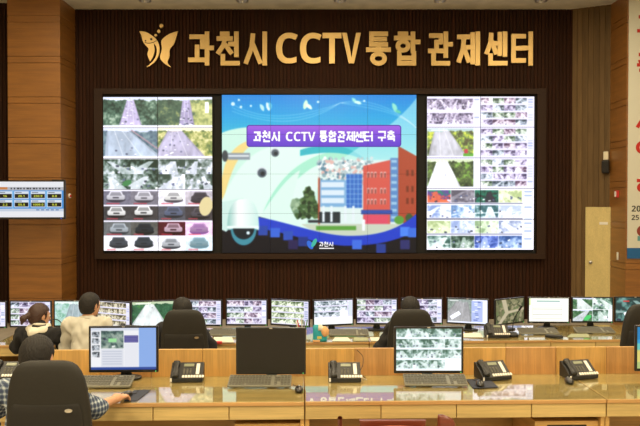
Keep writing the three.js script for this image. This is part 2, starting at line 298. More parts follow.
function rightBank() {
  const [cv, c] = canvas(880, 1240), w = 440, h = 248;
  c.fillStyle = '#dcdaf0'; c.fillRect(0, 0, 880, 1240);
  pageGrid(c, 2, 6, w - 4, h - 14, 4, 2, .13, ['#c6bdd4', '#9488a4', '#453f58', '#ffffff']);
  pageGrid(c, w + 2, 6, w - 4, h - 14, 4, 4, .13); pageGrid(c, w + 2, h + 6, w - 4, h - 14, 4, 4, .13); pageGrid(c, w + 2, 2 * h + 6, w - 4, h - 14, 4, 4, .13);
  camRoad(c, 2, h + 8, w * .87, h - 22, { vx: .3, b0: .02, b1: .85, tw: .14, road: '#c4c4cf', sky: '#a8bfc0', cars: 0, greens: ['#3c5034', '#b9c24a', '#d3d858', '#57503a', '#6e8a4e'] });
  c.fillStyle = '#e4e6fa'; c.fillRect(w * .875, h + 8, w * .115, h - 22); c.fillStyle = '#b13a48'; c.fillRect(w * .7, h * 1.72, 30, 34); c.fillStyle = '#5a9a3a'; c.fillRect(w * .68, h * 1.86, 84, 24);
  camRoad(c, 2, 2 * h + 8, w * .87, h - 22, { vx: .32, b0: .0, b1: .72, tw: .1, road: '#eef0f8', sky: '#c3cfae', cars: 3, greens: ['#3b4c30', '#6f9a42', '#55623f', '#2c3328', '#8aa85c'] });
  c.fillStyle = '#e9ebfc'; c.fillRect(w * .875, 2 * h + 8, w * .115, h - 22);
  const H = 2 * h / 4, y0 = 3 * h;
  c.fillStyle = '#f6f4ff'; c.fillRect(0, y0, 880, 2 * h);
  const P = [['#b6564e', '#5b3f8a', '#28805c', '#d86a4a'], ['#8b8894', '#6a6674', '#55525e', '#a5a2ae'], ['#1d3a34', '#2b7a63', '#20463c', '#3c2c40'], ['#cfd8b0', '#9eb07c', '#b9c890', '#eef4dc'], ['#e2e8fa', '#9fb0d8', '#7d93c4', '#ffffff'], ['#d9e6fa', '#86a8d4', '#6284b0', '#ffffff'], ['#dbe8ee', '#5f8a90', '#355c62', '#ffffff'], ['#eef2fc', '#c2cee4', '#aebcd8', '#ffffff'],
    ['#cdd8b4', '#b3c294', '#9db07c', '#e8efd4'], ['#d6dff2', '#a8b8da', '#8c9ec8', '#f4f8ff'], ['#ccdcc0', '#a4bc94', '#86a27c', '#ecf4e4'], ['#d8deec', '#9eaac8', '#6f7ea2', '#f4f8ff'], ['#c4d6d4', '#6c8c86', '#33564e', '#eef6f6'], ['#8fa69a', '#40584c', '#20382e', '#d8e4dc'], ['#8aa0dc', '#5a72c0', '#324a94', '#c8d4f8'], ['#7c98c8', '#4a6aa8', '#2c4a80', '#c8dcf4']];
  P.forEach((p, n) => camTiny(c, (n % 4) * 196 + 4, y0 + Math.floor(n / 4) * H + 10, 192, H - 22, p));
  c.fillStyle = '#6b6f88'; for (let j = 1; j < 4; j++) c.fillRect(0, y0 + j * H - 8, 790, 9);
  for (let k = 0; k < 14; k++) { c.fillStyle = pick(['#c6d0ea', '#e2e8f8', '#a3b2d4', '#ffffff']); c.fillRect(800, y0 + 14 + k * 32, 66, 18); }
  soft(c, cv, 3.5);
  return tex(cv);
}
function slide() {
  const [cv, c] = canvas(1552, 1264), W = 1552, H = 1264, X = (p) => (p - 222) * 8, Y = (p) => (p - 95) * 8;
  let g = c.createLinearGradient(0, 0, 0, H * .55); g.addColorStop(0, '#0084de'); g.addColorStop(.25, '#08a2e2'); g.addColorStop(.6, '#4cc8d8'); g.addColorStop(1, '#b8f0dc'); c.fillStyle = g; c.fillRect(0, 0, W, H);
  c.strokeStyle = 'rgba(255,255,255,.11)'; c.lineWidth = 3; for (let x = 0; x < W; x += 26) { c.beginPath(); c.moveTo(x, 0); c.lineTo(x, 330); c.stroke(); } for (let y = 0; y < 330; y += 26) { c.beginPath(); c.moveTo(0, y); c.lineTo(W, y); c.stroke(); }
  c.fillStyle = '#cdf3e4'; c.beginPath(); c.moveTo(0, Y(133)); c.bezierCurveTo(X(240), Y(124), X(300), Y(120), X(360), Y(160)); c.lineTo(X(416), Y(170)); c.lineTo(W, H); c.lineTo(0, H); c.fill();
  c.fillStyle = '#f2d98a'; c.beginPath(); c.moveTo(0, Y(178)); c.bezierCurveTo(X(226), Y(150), X(240), Y(140), X(262), Y(138)); c.bezierCurveTo(X(240), Y(150), X(232), Y(165), 0, Y(205)); c.fill();
  c.fillStyle = '#e2faf2'; c.beginPath(); c.moveTo(0, Y(200)); c.bezierCurveTo(X(235), Y(170), X(250), Y(150), X(275), Y(146)); c.lineTo(X(330), Y(150)); c.lineTo(X(300), Y(240)); c.lineTo(0, Y(240)); c.fill();
  c.fillStyle = '#a9ecd0'; c.beginPath(); c.moveTo(X(262), Y(215)); c.bezierCurveTo(X(275), Y(180), X(300), Y(158), X(330), Y(152)); c.bezierCurveTo(X(345), Y(150), X(358), Y(156), X(370), Y(164)); c.bezierCurveTo(X(350), Y(158), X(330), Y(158), X(312), Y(168)); c.bezierCurveTo(X(292), Y(180), X(275), Y(205), X(262), Y(215)); c.fill();
  c.fillStyle = '#2cb9c8'; c.beginPath(); c.moveTo(X(300), Y(150)); c.bezierCurveTo(X(330), Y(140), X(352), Y(146), X(369), Y(163)); c.bezierCurveTo(X(350), Y(152), X(330), Y(150), X(300), Y(156)); c.fill();
  g = c.createLinearGradient(0, Y(112), 0, Y(200)); 
  // upper right paler sky
  c.fillStyle = 'rgba(210,248,250,.55)'; c.beginPath(); c.moveTo(X(416), Y(98)); c.lineTo(X(416), Y(160)); c.lineTo(X(340), Y(160)); c.bezierCurveTo(X(370), Y(140), X(400), Y(120), X(416), Y(98)); c.fill();
  c.strokeStyle = 'rgba(255,255,255,.55)'; c.lineWidth = 4; for (const k of [0, 6, 12]) { c.beginPath(); c.moveTo(X(232), Y(104 + k * .6)); c.bezierCurveTo(X(262), Y(122), X(300), Y(118 + k), X(340), Y(103)); c.bezierCurveTo(X(370), Y(96 + k), X(400), Y(112), X(416), Y(128)); c.stroke(); }
  const leaf = (x, y, s, a, col) => { c.save(); c.translate(X(x), Y(y)); c.rotate(a); c.fillStyle = col; c.beginPath(); c.moveTo(0, -s * 8); c.bezierCurveTo(s * 6, -s * 4, s * 5, s * 3, 0, s * 7); c.bezierCurveTo(-s * 4, s * 3, -s * 3, -s * 4, 0, -s * 8); c.fill(); c.restore(); };
  leaf(262, 108, 4.5, -.5, '#bdeef4'); leaf(268, 107, 5, -.3, '#e8fbff'); leaf(270, 106, 4, -.25, '#5fc4e8'); leaf(305, 105, 5.5, .2, '#d9fbe0'); leaf(309, 107, 4.5, -.9, '#f0fff2'); leaf(354, 101, 4, -.7, '#9be8e4'); leaf(358, 103, 4, -1.3, '#d8fff4'); leaf(394, 108, 5.5, -.4, '#8fe6d6'); leaf(398, 112, 3.5, -1.2, '#5fcfb0');
  c.fillStyle = '#ddf6ff'; for (const [x, y, r] of [[233, 104, 2], [239, 100, 1.2], [241, 107, 1.4], [251, 106, 1.2], [318, 102, 1.3], [364, 101, 1.2]]) { c.beginPath(); c.arc(X(x), Y(y), r * 8, 0, 7); c.fill(); }
  // building
  c.fillStyle = '#dff1ee'; c.fillRect(X(318), Y(160), X(416) - X(318), Y(238) - Y(160));
  for (let i = 0; i < 260; i++) blob(c, X(rr(318, 372)), Y(rr(158, 186)), rr(6, 18), pick(['#8fb0b8', '#b8ccd0', '#5f8aa0', '#d8e6e8', '#e3b8b0', '#ffffff']));
  for (let i = 0; i < 60; i++) blob(c, X(rr(286, 316)), Y(rr(200, 216)), rr(16, 34), pick(['#8fae8c', '#a8c4a0', '#6f9272']));
  for (let i = 0, q = 0; i < 170; i++, q = rnd()) blob(c, X(308 + rr(-1, 1) * (2 + q * 11)), Y(188 + q * 30), rr(8, 22), pick(['#2c4a2c', '#3e6238', '#1e3622', '#567848']));
  c.fillStyle = '#7fb2dc'; c.fillRect(X(319), Y(180), X(346) - X(319), Y(207) - Y(180)); c.fillStyle = '#dcecf8'; for (const y of [182, 190, 198]) c.fillRect(X(321), Y(y), X(344) - X(321), 42);
  c.fillStyle = '#2f6cc4'; c.fillRect(X(346), Y(174), X(362) - X(346), Y(208) - Y(174)); c.strokeStyle = '#9cc6f0'; c.lineWidth = 4; for (let x = 346; x < 362; x += 4) { c.beginPath(); c.moveTo(X(x), Y(174)); c.lineTo(X(x), Y(208)); c.stroke(); } for (let y = 174; y < 208; y += 5) { c.beginPath(); c.moveTo(X(346), Y(y)); c.lineTo(X(362), Y(y)); c.stroke(); }
  c.fillStyle = '#c25a40'; c.fillRect(X(318), Y(178), 14, Y(230) - Y(178));
  c.fillStyle = '#d85a50'; c.beginPath(); c.moveTo(X(363), Y(166)); c.lineTo(X(390), Y(160)); c.lineTo(X(390), Y(224)); c.lineTo(X(363), Y(224)); c.fill();
  c.fillStyle = '#5b8cc8'; c.fillRect(X(390), Y(158), X(398) - X(390), Y(222) - Y(158)); c.fillStyle = '#9cc8e6'; for (let y = 160; y < 220; y += 7) c.fillRect(X(391), Y(y), 44, 22);
  c.fillStyle = '#b04a34'; c.beginPath(); c.moveTo(X(398), Y(146)); c.lineTo(W, Y(156)); c.lineTo(W, Y(226)); c.lineTo(X(398), Y(222)); c.fill();
  c.fillStyle = '#f0d4d0'; for (const y of [172, 188, 199]) for (const x of [367, 370.5, 374, 380, 383.5]) c.fillRect(X(x), Y(y), 18, 44); c.fillStyle = '#7f2c24'; for (const y of [172, 188, 199]) for (const x of [367.6, 371.1, 374.6, 380.6, 384.1]) c.fillRect(X(x), Y(y + 1), 10, 36);
  c.fillStyle = '#7a3424'; for (const y of [170, 186, 198]) for (const x of [406, 411]) c.fillRect(X(x), Y(y), 20, 48);
  c.fillStyle = '#3050a8'; c.fillRect(X(361), Y(210), X(392) - X(361), 34); c.fillStyle = '#e0506a'; c.fillRect(X(364), Y(215), X(388) - X(364), Y(225) - Y(215));
  c.fillStyle = '#223038'; c.fillRect(X(319), Y(212), X(340) - X(319), Y(223) - Y(212)); c.fillStyle = '#e6f2f6'; for (const x of [322, 330, 344, 352]) c.fillRect(X(x), Y(206), 20, Y(222) - Y(206));
  c.fillStyle = '#c9d4c0'; c.fillRect(X(300), Y(224), W, Y(240) - Y(224)); c.fillStyle = '#5aa040'; c.fillRect(X(316), Y(226), X(356) - X(316), 34); c.beginPath(); c.ellipse(X(399), Y(220), 40, 34, 0, 0, 7); c.fill(); c.fillStyle = '#3b5a34'; c.beginPath(); c.ellipse(X(409), Y(218), 30, 36, 0, 0, 7); c.fill();
  c.fillStyle = '#f4fbff'; c.fillRect(X(362), Y(222), 24, 70); c.beginPath(); c.arc(X(363.5), Y(221), 14, 0, 7); c.fill(); c.fillStyle = '#2a2f3a'; c.fillRect(X(308), Y(220), 90, 22);
  // pale veil where the picture fades into the swoosh
  c.fillStyle = '#ddf8ee'; c.beginPath(); c.moveTo(X(262), Y(214)); c.bezierCurveTo(X(280), Y(186), X(290), Y(176), X(300), Y(170)); c.lineTo(X(290), Y(206)); c.bezierCurveTo(X(296), Y(222), X(302), Y(226), X(312), Y(230)); c.lineTo(X(330), Y(236)); c.lineTo(X(262), Y(222)); c.fill();
  // dark blue sweep along the bottom
  c.fillStyle = '#060a18'; c.beginPath(); c.moveTo(0, Y(228)); c.lineTo(X(256), Y(216)); c.bezierCurveTo(X(300), Y(226), X(320), Y(240), X(350), Y(240)); c.bezierCurveTo(X(385), Y(240), X(400), Y(226), W, Y(216)); c.lineTo(W, H); c.lineTo(0, H); c.fill();
  c.fillStyle = '#1c3fc8'; c.beginPath(); c.moveTo(X(252), Y(216)); c.bezierCurveTo(X(290), Y(222), X(320), Y(236), X(350), Y(236)); c.bezierCurveTo(X(385), Y(236), X(402), Y(226), W, Y(214)); c.lineTo(W, Y(232)); c.bezierCurveTo(X(400), Y(238), X(385), Y(246), X(345), Y(246)); c.bezierCurveTo(X(310), Y(244), X(290), Y(232), X(252), Y(228)); c.fill();
  for (const [x, y, k] of [[258, 226, '#2346a8'], [270, 228, '#3566d8'], [283, 231, '#2a50b8'], [298, 237, '#1b3484'], [352, 240, '#3d6ee0'], [376, 244, '#223c90'], [400, 227, '#4a86f4'], [408, 228, '#3a70e0'], [400, 240, '#2a2f6a'], [288, 240, '#241f50']]) { c.fillStyle = k; c.fillRect(X(x), Y(y), 78, 76); }
  // dome camera, bottom left
  c.fillStyle = '#cfeee6'; c.beginPath(); c.moveTo(0, Y(202)); c.lineTo(X(243), Y(198)); c.lineTo(X(250), Y(206)); c.lineTo(X(226), Y(232)); c.lineTo(0, Y(230)); c.fill();
  g = c.createLinearGradient(X(227), 0, X(260), 0); g.addColorStop(0, '#8fc8be'); g.addColorStop(.35, '#ffffff'); g.addColorStop(1, '#c6ece4'); c.fillStyle = g; c.beginPath(); c.moveTo(X(227), Y(230)); c.bezierCurveTo(X(227), Y(205), X(234), Y(199), X(244), Y(199)); c.bezierCurveTo(X(255), Y(199), X(259), Y(208), X(259), Y(230)); c.fill();
  c.fillStyle = '#3f8ea0'; c.beginPath(); c.ellipse(X(243.5), Y(229), 104, 132, 0, 0, Math.PI); c.fill(); c.fillStyle = '#0c1c26'; c.beginPath(); c.ellipse(X(243.5), Y(228), 86, 92, 0, 0, Math.PI); c.fill(); c.fillStyle = '#e8fbff'; c.beginPath(); c.arc(X(248), Y(233), 14, 0, 7); c.fill(); c.fillStyle = '#f2fffb'; c.fillRect(X(227), Y(226), X(259) - X(227), 20);
  // small cameras
  c.fillStyle = '#8c98a4'; c.fillRect(X(228), Y(153), X(250) - X(228), 54); c.fillStyle = '#e4ecf0'; c.fillRect(X(228), Y(155), X(249) - X(228), 14); c.fillStyle = '#39434c'; c.beginPath(); c.ellipse(X(225), Y(156), 24, 46, 0, 0, 7); c.fill();
  for (const [x, y, r] of [[275, 152, 34], [262, 172, 40]]) { c.fillStyle = '#dfe9ee'; c.beginPath(); c.arc(X(x), Y(y), r * 1.1, 0, 7); c.fill(); c.fillStyle = '#52606c'; c.beginPath(); c.arc(X(x), Y(y + 1), r * .9, 0, 7); c.fill(); c.fillStyle = '#1f2a34'; c.beginPath(); c.arc(X(x + .6), Y(y + 1.6), r * .45, 0, 7); c.fill(); }
  soft(c, cv, 5);
  // title bar
  g = c.createLinearGradient(0, Y(125), 0, Y(147)); g.addColorStop(0, '#a45ae0'); g.addColorStop(.45, '#7a46d8'); g.addColorStop(1, '#5a34c8'); c.fillStyle = g; c.strokeStyle = '#4a2aa8'; c.lineWidth = 8; c.beginPath(); c.roundRect(X(247), Y(125.5), X(400.5) - X(247), Y(146.5) - Y(125.5), 22); c.fill(); c.stroke();
  c.fillStyle = c.strokeStyle = '#ffffff'; let x = X(253.5); const y = Y(131.5);
  x = write(c, '과천시', x, y, 64, 78, 9, 15); c.font = 'bold 100px sans-serif'; c.fillText('CCTV', X(285), y + 76); write(c, '통합관제센터', X(319.5), y, 62, 78, 10, 14); write(c, '구축', X(377.5), y, 64, 78, 10, 14);
  // small emblem and name at the foot
  c.fillStyle = '#2a6ad8'; c.beginPath(); c.ellipse(X(310), Y(245), 22, 38, -.5, 0, 7); c.fill(); c.fillStyle = '#3cb6a0'; c.beginPath(); c.ellipse(X(314), Y(243), 16, 38, .5, 0, 7); c.fill();
  c.strokeStyle = c.fillStyle = '#ffffff'; write(c, '과천시', X(319), Y(242), 34, 36, 5, 6); c.fillRect(X(319), Y(248), 118, 8);
  return tex(cv);
}
function tvPage() {
  const [cv, c] = canvas(640, 400);
  c.fillStyle = '#f2f4fa'; c.fillRect(0, 0, 640, 400); c.fillStyle = '#b9bdc6'; c.fillRect(0, 60, 640, 38);
  c.fillStyle = '#d0854a'; c.fillRect(20, 62, 90, 26); c.fillStyle = '#30343c'; for (let i = 0; i < 16; i++) c.fillRect(140 + i * 30, 68, rr(12, 24), 18);
  c.fillStyle = '#4d9ae4'; c.fillRect(0, 98, 640, 206); c.fillStyle = '#7cc0f4'; c.fillRect(150, 98, 18, 206); c.fillRect(470, 98, 18, 206);
  const t = [['16', '20.1', '230.9', '0.0'], ['2.2', '55.5', '1009.0', '0.0']];
  for (let j = 0; j < 2; j++) for (let i = 0; i < 4; i++) {
    const x = 18 + i * 156, y = 108 + j * 96; c.fillStyle = '#dfeaf8'; c.fillRect(x, y, 136, 84); c.fillStyle = '#8a97ac'; c.fillRect(x + 10, y + 8, 60, 12); c.fillStyle = '#0b0d10'; c.fillRect(x + 4, y + 30, 128, 46);
    c.fillStyle = '#d8e04a'; c.font = 'bold 34px sans-serif'; c.textAlign = 'center'; c.fillText(t[j][i], x + 68, y + 66);
  }
  c.fillStyle = '#ccd8ea'; c.fillRect(0, 304, 640, 30); c.fillStyle = '#6a8fc0'; for (let i = 0; i < 5; i++) c.fillRect(380 + i * 46, 310, 30, 14);
  return tex(cv);
}
function deskPage(kind) {
  const [cv, c] = canvas(320, 200);
  c.fillStyle = '#eef0fa'; c.fillRect(0, 0, 320, 200);
  if (kind === 'grid') pageGrid(c, 0, 0, 320, 200, 4, 4, .12);
  if (kind === 'gridWarm') { pageGrid(c, 0, 0, 320, 200, 4, 4, .1, ['#cfc6ac', '#8c8468', '#3f3a28', '#e8e2cc']); }
  if (kind === 'gridGreen') pageGrid(c, 0, 0, 320, 200, 4, 4, .12, ['#dfe8cf', '#a4b48c', '#4c5f3c', '#fbfff0']);
  if (kind === 'gridHalf') { pageGrid(c, 0, 0, 320, 140, 4, 3, .14, ['#d4dce2', '#94a4ac', '#34464c', '#f6faff']); c.fillStyle = '#eef4f6'; c.fillRect(0, 140, 320, 60); c.fillRect(210, 90, 70, 60); c.fillStyle = '#cfd8e0'; c.fillRect(286, 8, 30, 120); }
  if (kind === 'road') camRoad(c, 0, 0, 320, 200, { vx: .42, b0: -.05, b1: .85, tw: .06, road: '#e4ecec', sky: '#b8c8a8', cars: 3, greens: ['#2f5a3c', '#4c8a44', '#1f3f34', '#3a6a50'] });
  if (kind === 'lane') camRoad(c, 0, 0, 320, 200, { vx: .55, b0: .2, b1: .8, tw: .14, road: '#a9bcc2', sky: '#cfe2dc', cars: 1, greens: ['#9ec8b8', '#c4dcd2', '#74a894', '#b8d0d4'] });
  if (kind === 'lot') { camRoad(c, 0, 0, 200, 200, { vx: .6, b0: -.3, b1: 1.0, tw: .2, road: '#a8a8ac', sky: '#8f9c98', cars: 0, greens: ['#7c8c84', '#98a69e', '#5f7068', '#aab4ac'] }); c.fillStyle = '#f4f6ff'; c.save(); c.translate(40, 150); c.rotate(-.6); c.fillRect(-20, -14, 90, 34); c.restore(); c.fillStyle = '#aab8e6'; c.fillRect(192, 10, 90, 180); for (let i = 0; i < 12; i++) { c.fillStyle = pick(['#5a6cb0', '#dfe6fa', '#8090c8']); c.fillRect(196 + rnd() * 50, 14 + i * 14, rr(20, 36), 9); } c.fillStyle = '#e6ecff'; c.fillRect(284, 0, 36, 200); c.fillRect(0, 188, 320, 12); }
  if (kind === 'hill') { c.fillStyle = '#6a6a4c'; c.fillRect(0, 0, 320, 200); for (let i = 0; i < 160; i++) blob(c, rnd() * 320, rnd() * 200, rr(5, 22), pick(['#56583c', '#7e7c5c', '#3f4630', '#918a6c', '#64704a'])); c.fillStyle = '#b3a88c'; c.beginPath(); c.moveTo(60, 0); c.lineTo(110, 0); c.lineTo(140, 100); c.lineTo(320, 80); c.lineTo(320, 100); c.lineTo(140, 122); c.lineTo(60, 200); c.lineTo(20, 200); c.lineTo(100, 110); c.fill(); }
  if (kind === 'sheet') { c.fillStyle = '#f6f7ee'; c.fillRect(0, 0, 320, 200); c.fillStyle = '#cfe0a0'; c.fillRect(0, 0, 12, 60); c.fillStyle = '#7fa8a4'; c.fillRect(60, 20, 190, 9); c.strokeStyle = '#b9b9b0'; c.lineWidth = 2; c.strokeRect(28, 46, 240, 130); for (let y = 62; y < 176; y += 16) { c.beginPath(); c.moveTo(28, y); c.lineTo(268, y); c.stroke(); } c.strokeStyle = '#8c8c84'; for (const y of [92, 140]) { c.beginPath(); c.moveTo(28, y); c.lineTo(268, y); c.stroke(); } }
  if (kind === 'four') { const G = ['#3b6a44', '#5a7a58', '#274a34', '#8aa48c'], N = ['#b8ccc4', '#6f9480', '#2c4a3c', '#f2f8f6']; camRoad(c, 0, 0, 158, 96, { greens: G, vx: .3, b0: .2, b1: 1.1, road: '#dfe8e6', cars: 2 }); camTiny(c, 162, 0, 158, 96, N); camRoad(c, 0, 102, 158, 98, { greens: G, vx: .8, b0: -.2, b1: .5, road: '#cfd8dc', cars: 2 }); camTiny(c, 162, 102, 158, 98, N); c.fillStyle = '#4ac46a'; c.beginPath(); c.ellipse(120, 170, 34, 18, -.6, 0, 7); c.fill(); c.fillStyle = '#f2f4f6'; c.fillRect(0, 96, 320, 6); c.fillRect(288, 102, 32, 98); }
  if (kind === 'strip') { camTiny(c, 0, 0, 320, 200, ['#8aa4a0', '#5a8a84', '#243c3c', '#b8c8c8']); c.fillStyle = '#c03a3a'; c.fillRect(60, 24, 50, 12); c.fillStyle = '#37b3a6'; c.fillRect(200, 40, 60, 14); }
  if (kind === 'software') {
    c.fillStyle = '#8fb2ee'; c.fillRect(236, 0, 84, 200); c.fillStyle = '#f7f8fc'; c.fillRect(0, 0, 236, 200); c.fillStyle = '#d9dfee'; c.fillRect(0, 0, 236, 12);
    for (let i = 0; i < 4; i++) camTiny(c, 6, 18 + i * 32, 36, 26, ['#c4ccd4', '#77828c', '#2a3038', '#eef2f6']);
    camTiny(c, 50, 14, 110, 84, ['#8fa49a', '#5f7a74', '#31484a', '#b3c0b4']); c.fillStyle = '#9fe6a0'; c.fillRect(86, 50, 40, 18);
    c.fillStyle = '#e3e6f0'; c.fillRect(50, 102, 110, 84); c.fillStyle = '#c8cede'; for (let i = 0; i < 6; i++) c.fillRect(56, 110 + i * 12, 96, 5); c.fillStyle = '#4c4a8c'; c.fillRect(164, 36, 68, 34); c.fillStyle = '#8c88c8'; for (let i = 0; i < 4; i++) c.fillRect(168, 40 + i * 8, 60, 3);
    c.fillStyle = '#eceef6'; c.fillRect(164, 76, 68, 110); c.fillStyle = '#2f4c9c'; c.fillRect(0, 188, 320, 12);
  }
  if (kind === 'big') { c.fillStyle = '#d9e6ea'; c.fillRect(0, 0, 320, 200); const P = ['#c4d6d2', '#7c9a90', '#3f5f50', '#eaf4f4']; for (let j = 0; j < 4; j++) for (let i = 0; i < 4; i++) camTiny(c, i * 80, j * 50, 79, 40, P); c.fillStyle = '#eef4fb'; c.fillRect(240, 150, 80, 50); c.fillRect(0, 192, 320, 8); c.fillRect(0, 42, 320, 7); c.fillRect(0, 92, 320, 7); c.fillRect(0, 142, 320, 7); }
  if (kind === 'beach') { c.fillStyle = '#2aa4dc'; c.fillRect(0, 0, 320, 200); c.fillStyle = '#1e8ac8'; c.fillRect(0, 0, 320, 60); c.fillStyle = '#6ed0c8'; c.fillRect(0, 78, 320, 40); c.fillStyle = '#e8dc7a'; c.fillRect(0, 110, 320, 60); c.fillStyle = '#b8cc80'; c.fillRect(0, 168, 320, 32); }
  soft(c, cv, 1.6);
  return tex(cv);
}
function glow(name, t, k = 1) { return std({ name: name + '_screen', color: 0x000000, emissive: 0xffffff, emissiveMap: t, emissiveIntensity: SCREEN * k, roughness: 0.35 }); }
function areaLight(parent, w, h, z, color, k) {            // shines along +z of its parent
  const l = new THREE.RectAreaLight(color, k, w, h); l.position.z = z; l.rotation.y = Math.PI; parent.add(l); return l;
}

// ---------------------------------------------------------------- the room
const WALL_D = 14.3, CEIL = at(320, 9.3, WALL_D).y, COL_TOP = CEIL;
const FRONT_Z = 5, SIDE = 8.2;
struct('floor', box(SIDE * 2 + 0.4, 0.2, 20), M.floor, [0, -0.1, -4.8]);
struct('floor_platform', box(SIDE * 2, PLATFORM, 11.2), M.floor, [0, PLATFORM / 2, -0.6], null, 'raised floor under the nearer desk row');
struct('ceiling', box(SIDE * 2 + 0.4, 0.2, 20), M.ceiling, [0, CEIL + 0.1, -4.8]);
struct('wall_left', box(0.2, CEIL, 20), M.plaster, [-SIDE - 0.1, CEIL / 2, -4.8]);
struct('wall_right', box(0.2, CEIL, 20), M.plaster, [SIDE + 0.1, CEIL / 2, -4.8]);
struct('wall_rear', box(SIDE * 2, CEIL, 0.2), M.plaster, [0, CEIL / 2, FRONT_Z + 0.1]);
function slatRun(len, pitch, width, depth, h, tones) {     // upright battens side by side, along x from 0
  const list = [];
  for (let x = pitch / 2; x < len; x += pitch) {
    const g = uvm(box(width, h, depth), true, rnd() * 5); moved(g, x, h / 2, depth / 2);
    const k = rr(0.85, 1.15), t = pick(tones), col = new Float32Array(g.attributes.position.count * 3);
    for (let i = 0; i < col.length; i += 3) { col[i] = t[0] * k; col[i + 1] = t[1] * k; col[i + 2] = t[2] * k; }
    g.setAttribute('color', new THREE.BufferAttribute(col, 3)); list.push(g);
  }
  return mergeGeometries(list);
}
const DARK = [[0.042, 0.015, 0.006], [0.039, 0.0148, 0.0063], [0.047, 0.015, 0.006]];
const wallBack = struct('wall_back', uvm(box(SIDE * 2, CEIL, 0.3), true), M.slatBack, [0, CEIL / 2, -WALL_D - 0.17], null, 'dark wood wall of narrow upright slats behind the video wall');
const s1 = part('slats', slatRun(10.8, 0.0690, 0.050, 0.022, CEIL, DARK), M.slat, wallBack, [-5.4, -CEIL / 2, 0.15]); s1.userData.kind = 'stuff';
// turned bay beside the right-hand column; paler slat tone has its light painted in
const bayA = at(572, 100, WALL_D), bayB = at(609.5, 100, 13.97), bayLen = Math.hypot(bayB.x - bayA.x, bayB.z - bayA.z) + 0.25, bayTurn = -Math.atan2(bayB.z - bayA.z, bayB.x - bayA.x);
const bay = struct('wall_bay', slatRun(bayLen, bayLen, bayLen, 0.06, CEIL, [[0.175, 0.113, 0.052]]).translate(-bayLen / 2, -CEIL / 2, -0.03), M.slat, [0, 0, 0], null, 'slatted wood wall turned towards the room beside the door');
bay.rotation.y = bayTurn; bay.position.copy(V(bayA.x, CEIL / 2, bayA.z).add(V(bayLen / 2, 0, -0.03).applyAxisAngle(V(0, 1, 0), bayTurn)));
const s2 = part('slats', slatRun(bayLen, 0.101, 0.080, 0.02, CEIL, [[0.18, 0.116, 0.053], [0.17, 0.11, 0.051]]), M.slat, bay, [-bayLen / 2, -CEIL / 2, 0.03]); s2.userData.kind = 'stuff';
const leftPiece = struct('wall_alcove', uvm(box(2.4, CEIL, 0.2), true), M.slatBack, [-6.93, CEIL / 2, -13.97], null, 'dark slatted wall beside the wooden column');
const s3 = part('slats', slatRun(2.4, 0.0690, 0.050, 0.022, CEIL, DARK), M.slat, leftPiece, [-1.2, -CEIL / 2, 0.1]); s3.userData.kind = 'stuff';

// panelled columns: wide panels, narrow bands between two grooves
function column(x0, x1, dNear, dFar, label, firstGroove) {
  const w = x1 - x0, dep = dFar - dNear, cx = (x0 + x1) / 2, cz = -(dNear + dFar) / 2;
  const c = struct(numbered('column'), uvm(box(w - 0.03, CEIL, dep - 0.03)), M.columnB, [cx, CEIL / 2, cz], null, label);
  const pitch = 0.734, band = 0.104, gap = 0.011;
  let y = firstGroove; while (y > 0.2) y -= pitch;
  let from = 0;
  const put = (a, b, n) => { if (b - a > 0.01) part('panel', wbox(w, b - a, dep, false, 0.004), n % 2 ? M.columnB : M.column, c, [0, (a + b) / 2 - CEIL / 2, 0]); };
  for (let n = 0; y < CEIL; y += pitch, n++) { put(from, Math.min(y, CEIL), n); if (y + gap + band < CEIL) put(y + gap, y + gap + band, n + 1); from = y + gap * 2 + band; }
  put(from, CEIL, 1);
  return c;
}
const cl0 = at(8.5, 200, 13.475).x, cl1 = at(61, 200, 13.475).x, cr0 = at(626, 200, 13.2).x;
column(cl0, cl1, 13.475, 14.41, 'orange wood panelled column with grooves beside the small wall display', at(60, 22.5, 13.475).y);
column(cr0, cr0 + 2.1, 13.2, 14.41, 'orange wood panelled column carrying the cream banner', at(626, 22.5, 13.2).y);

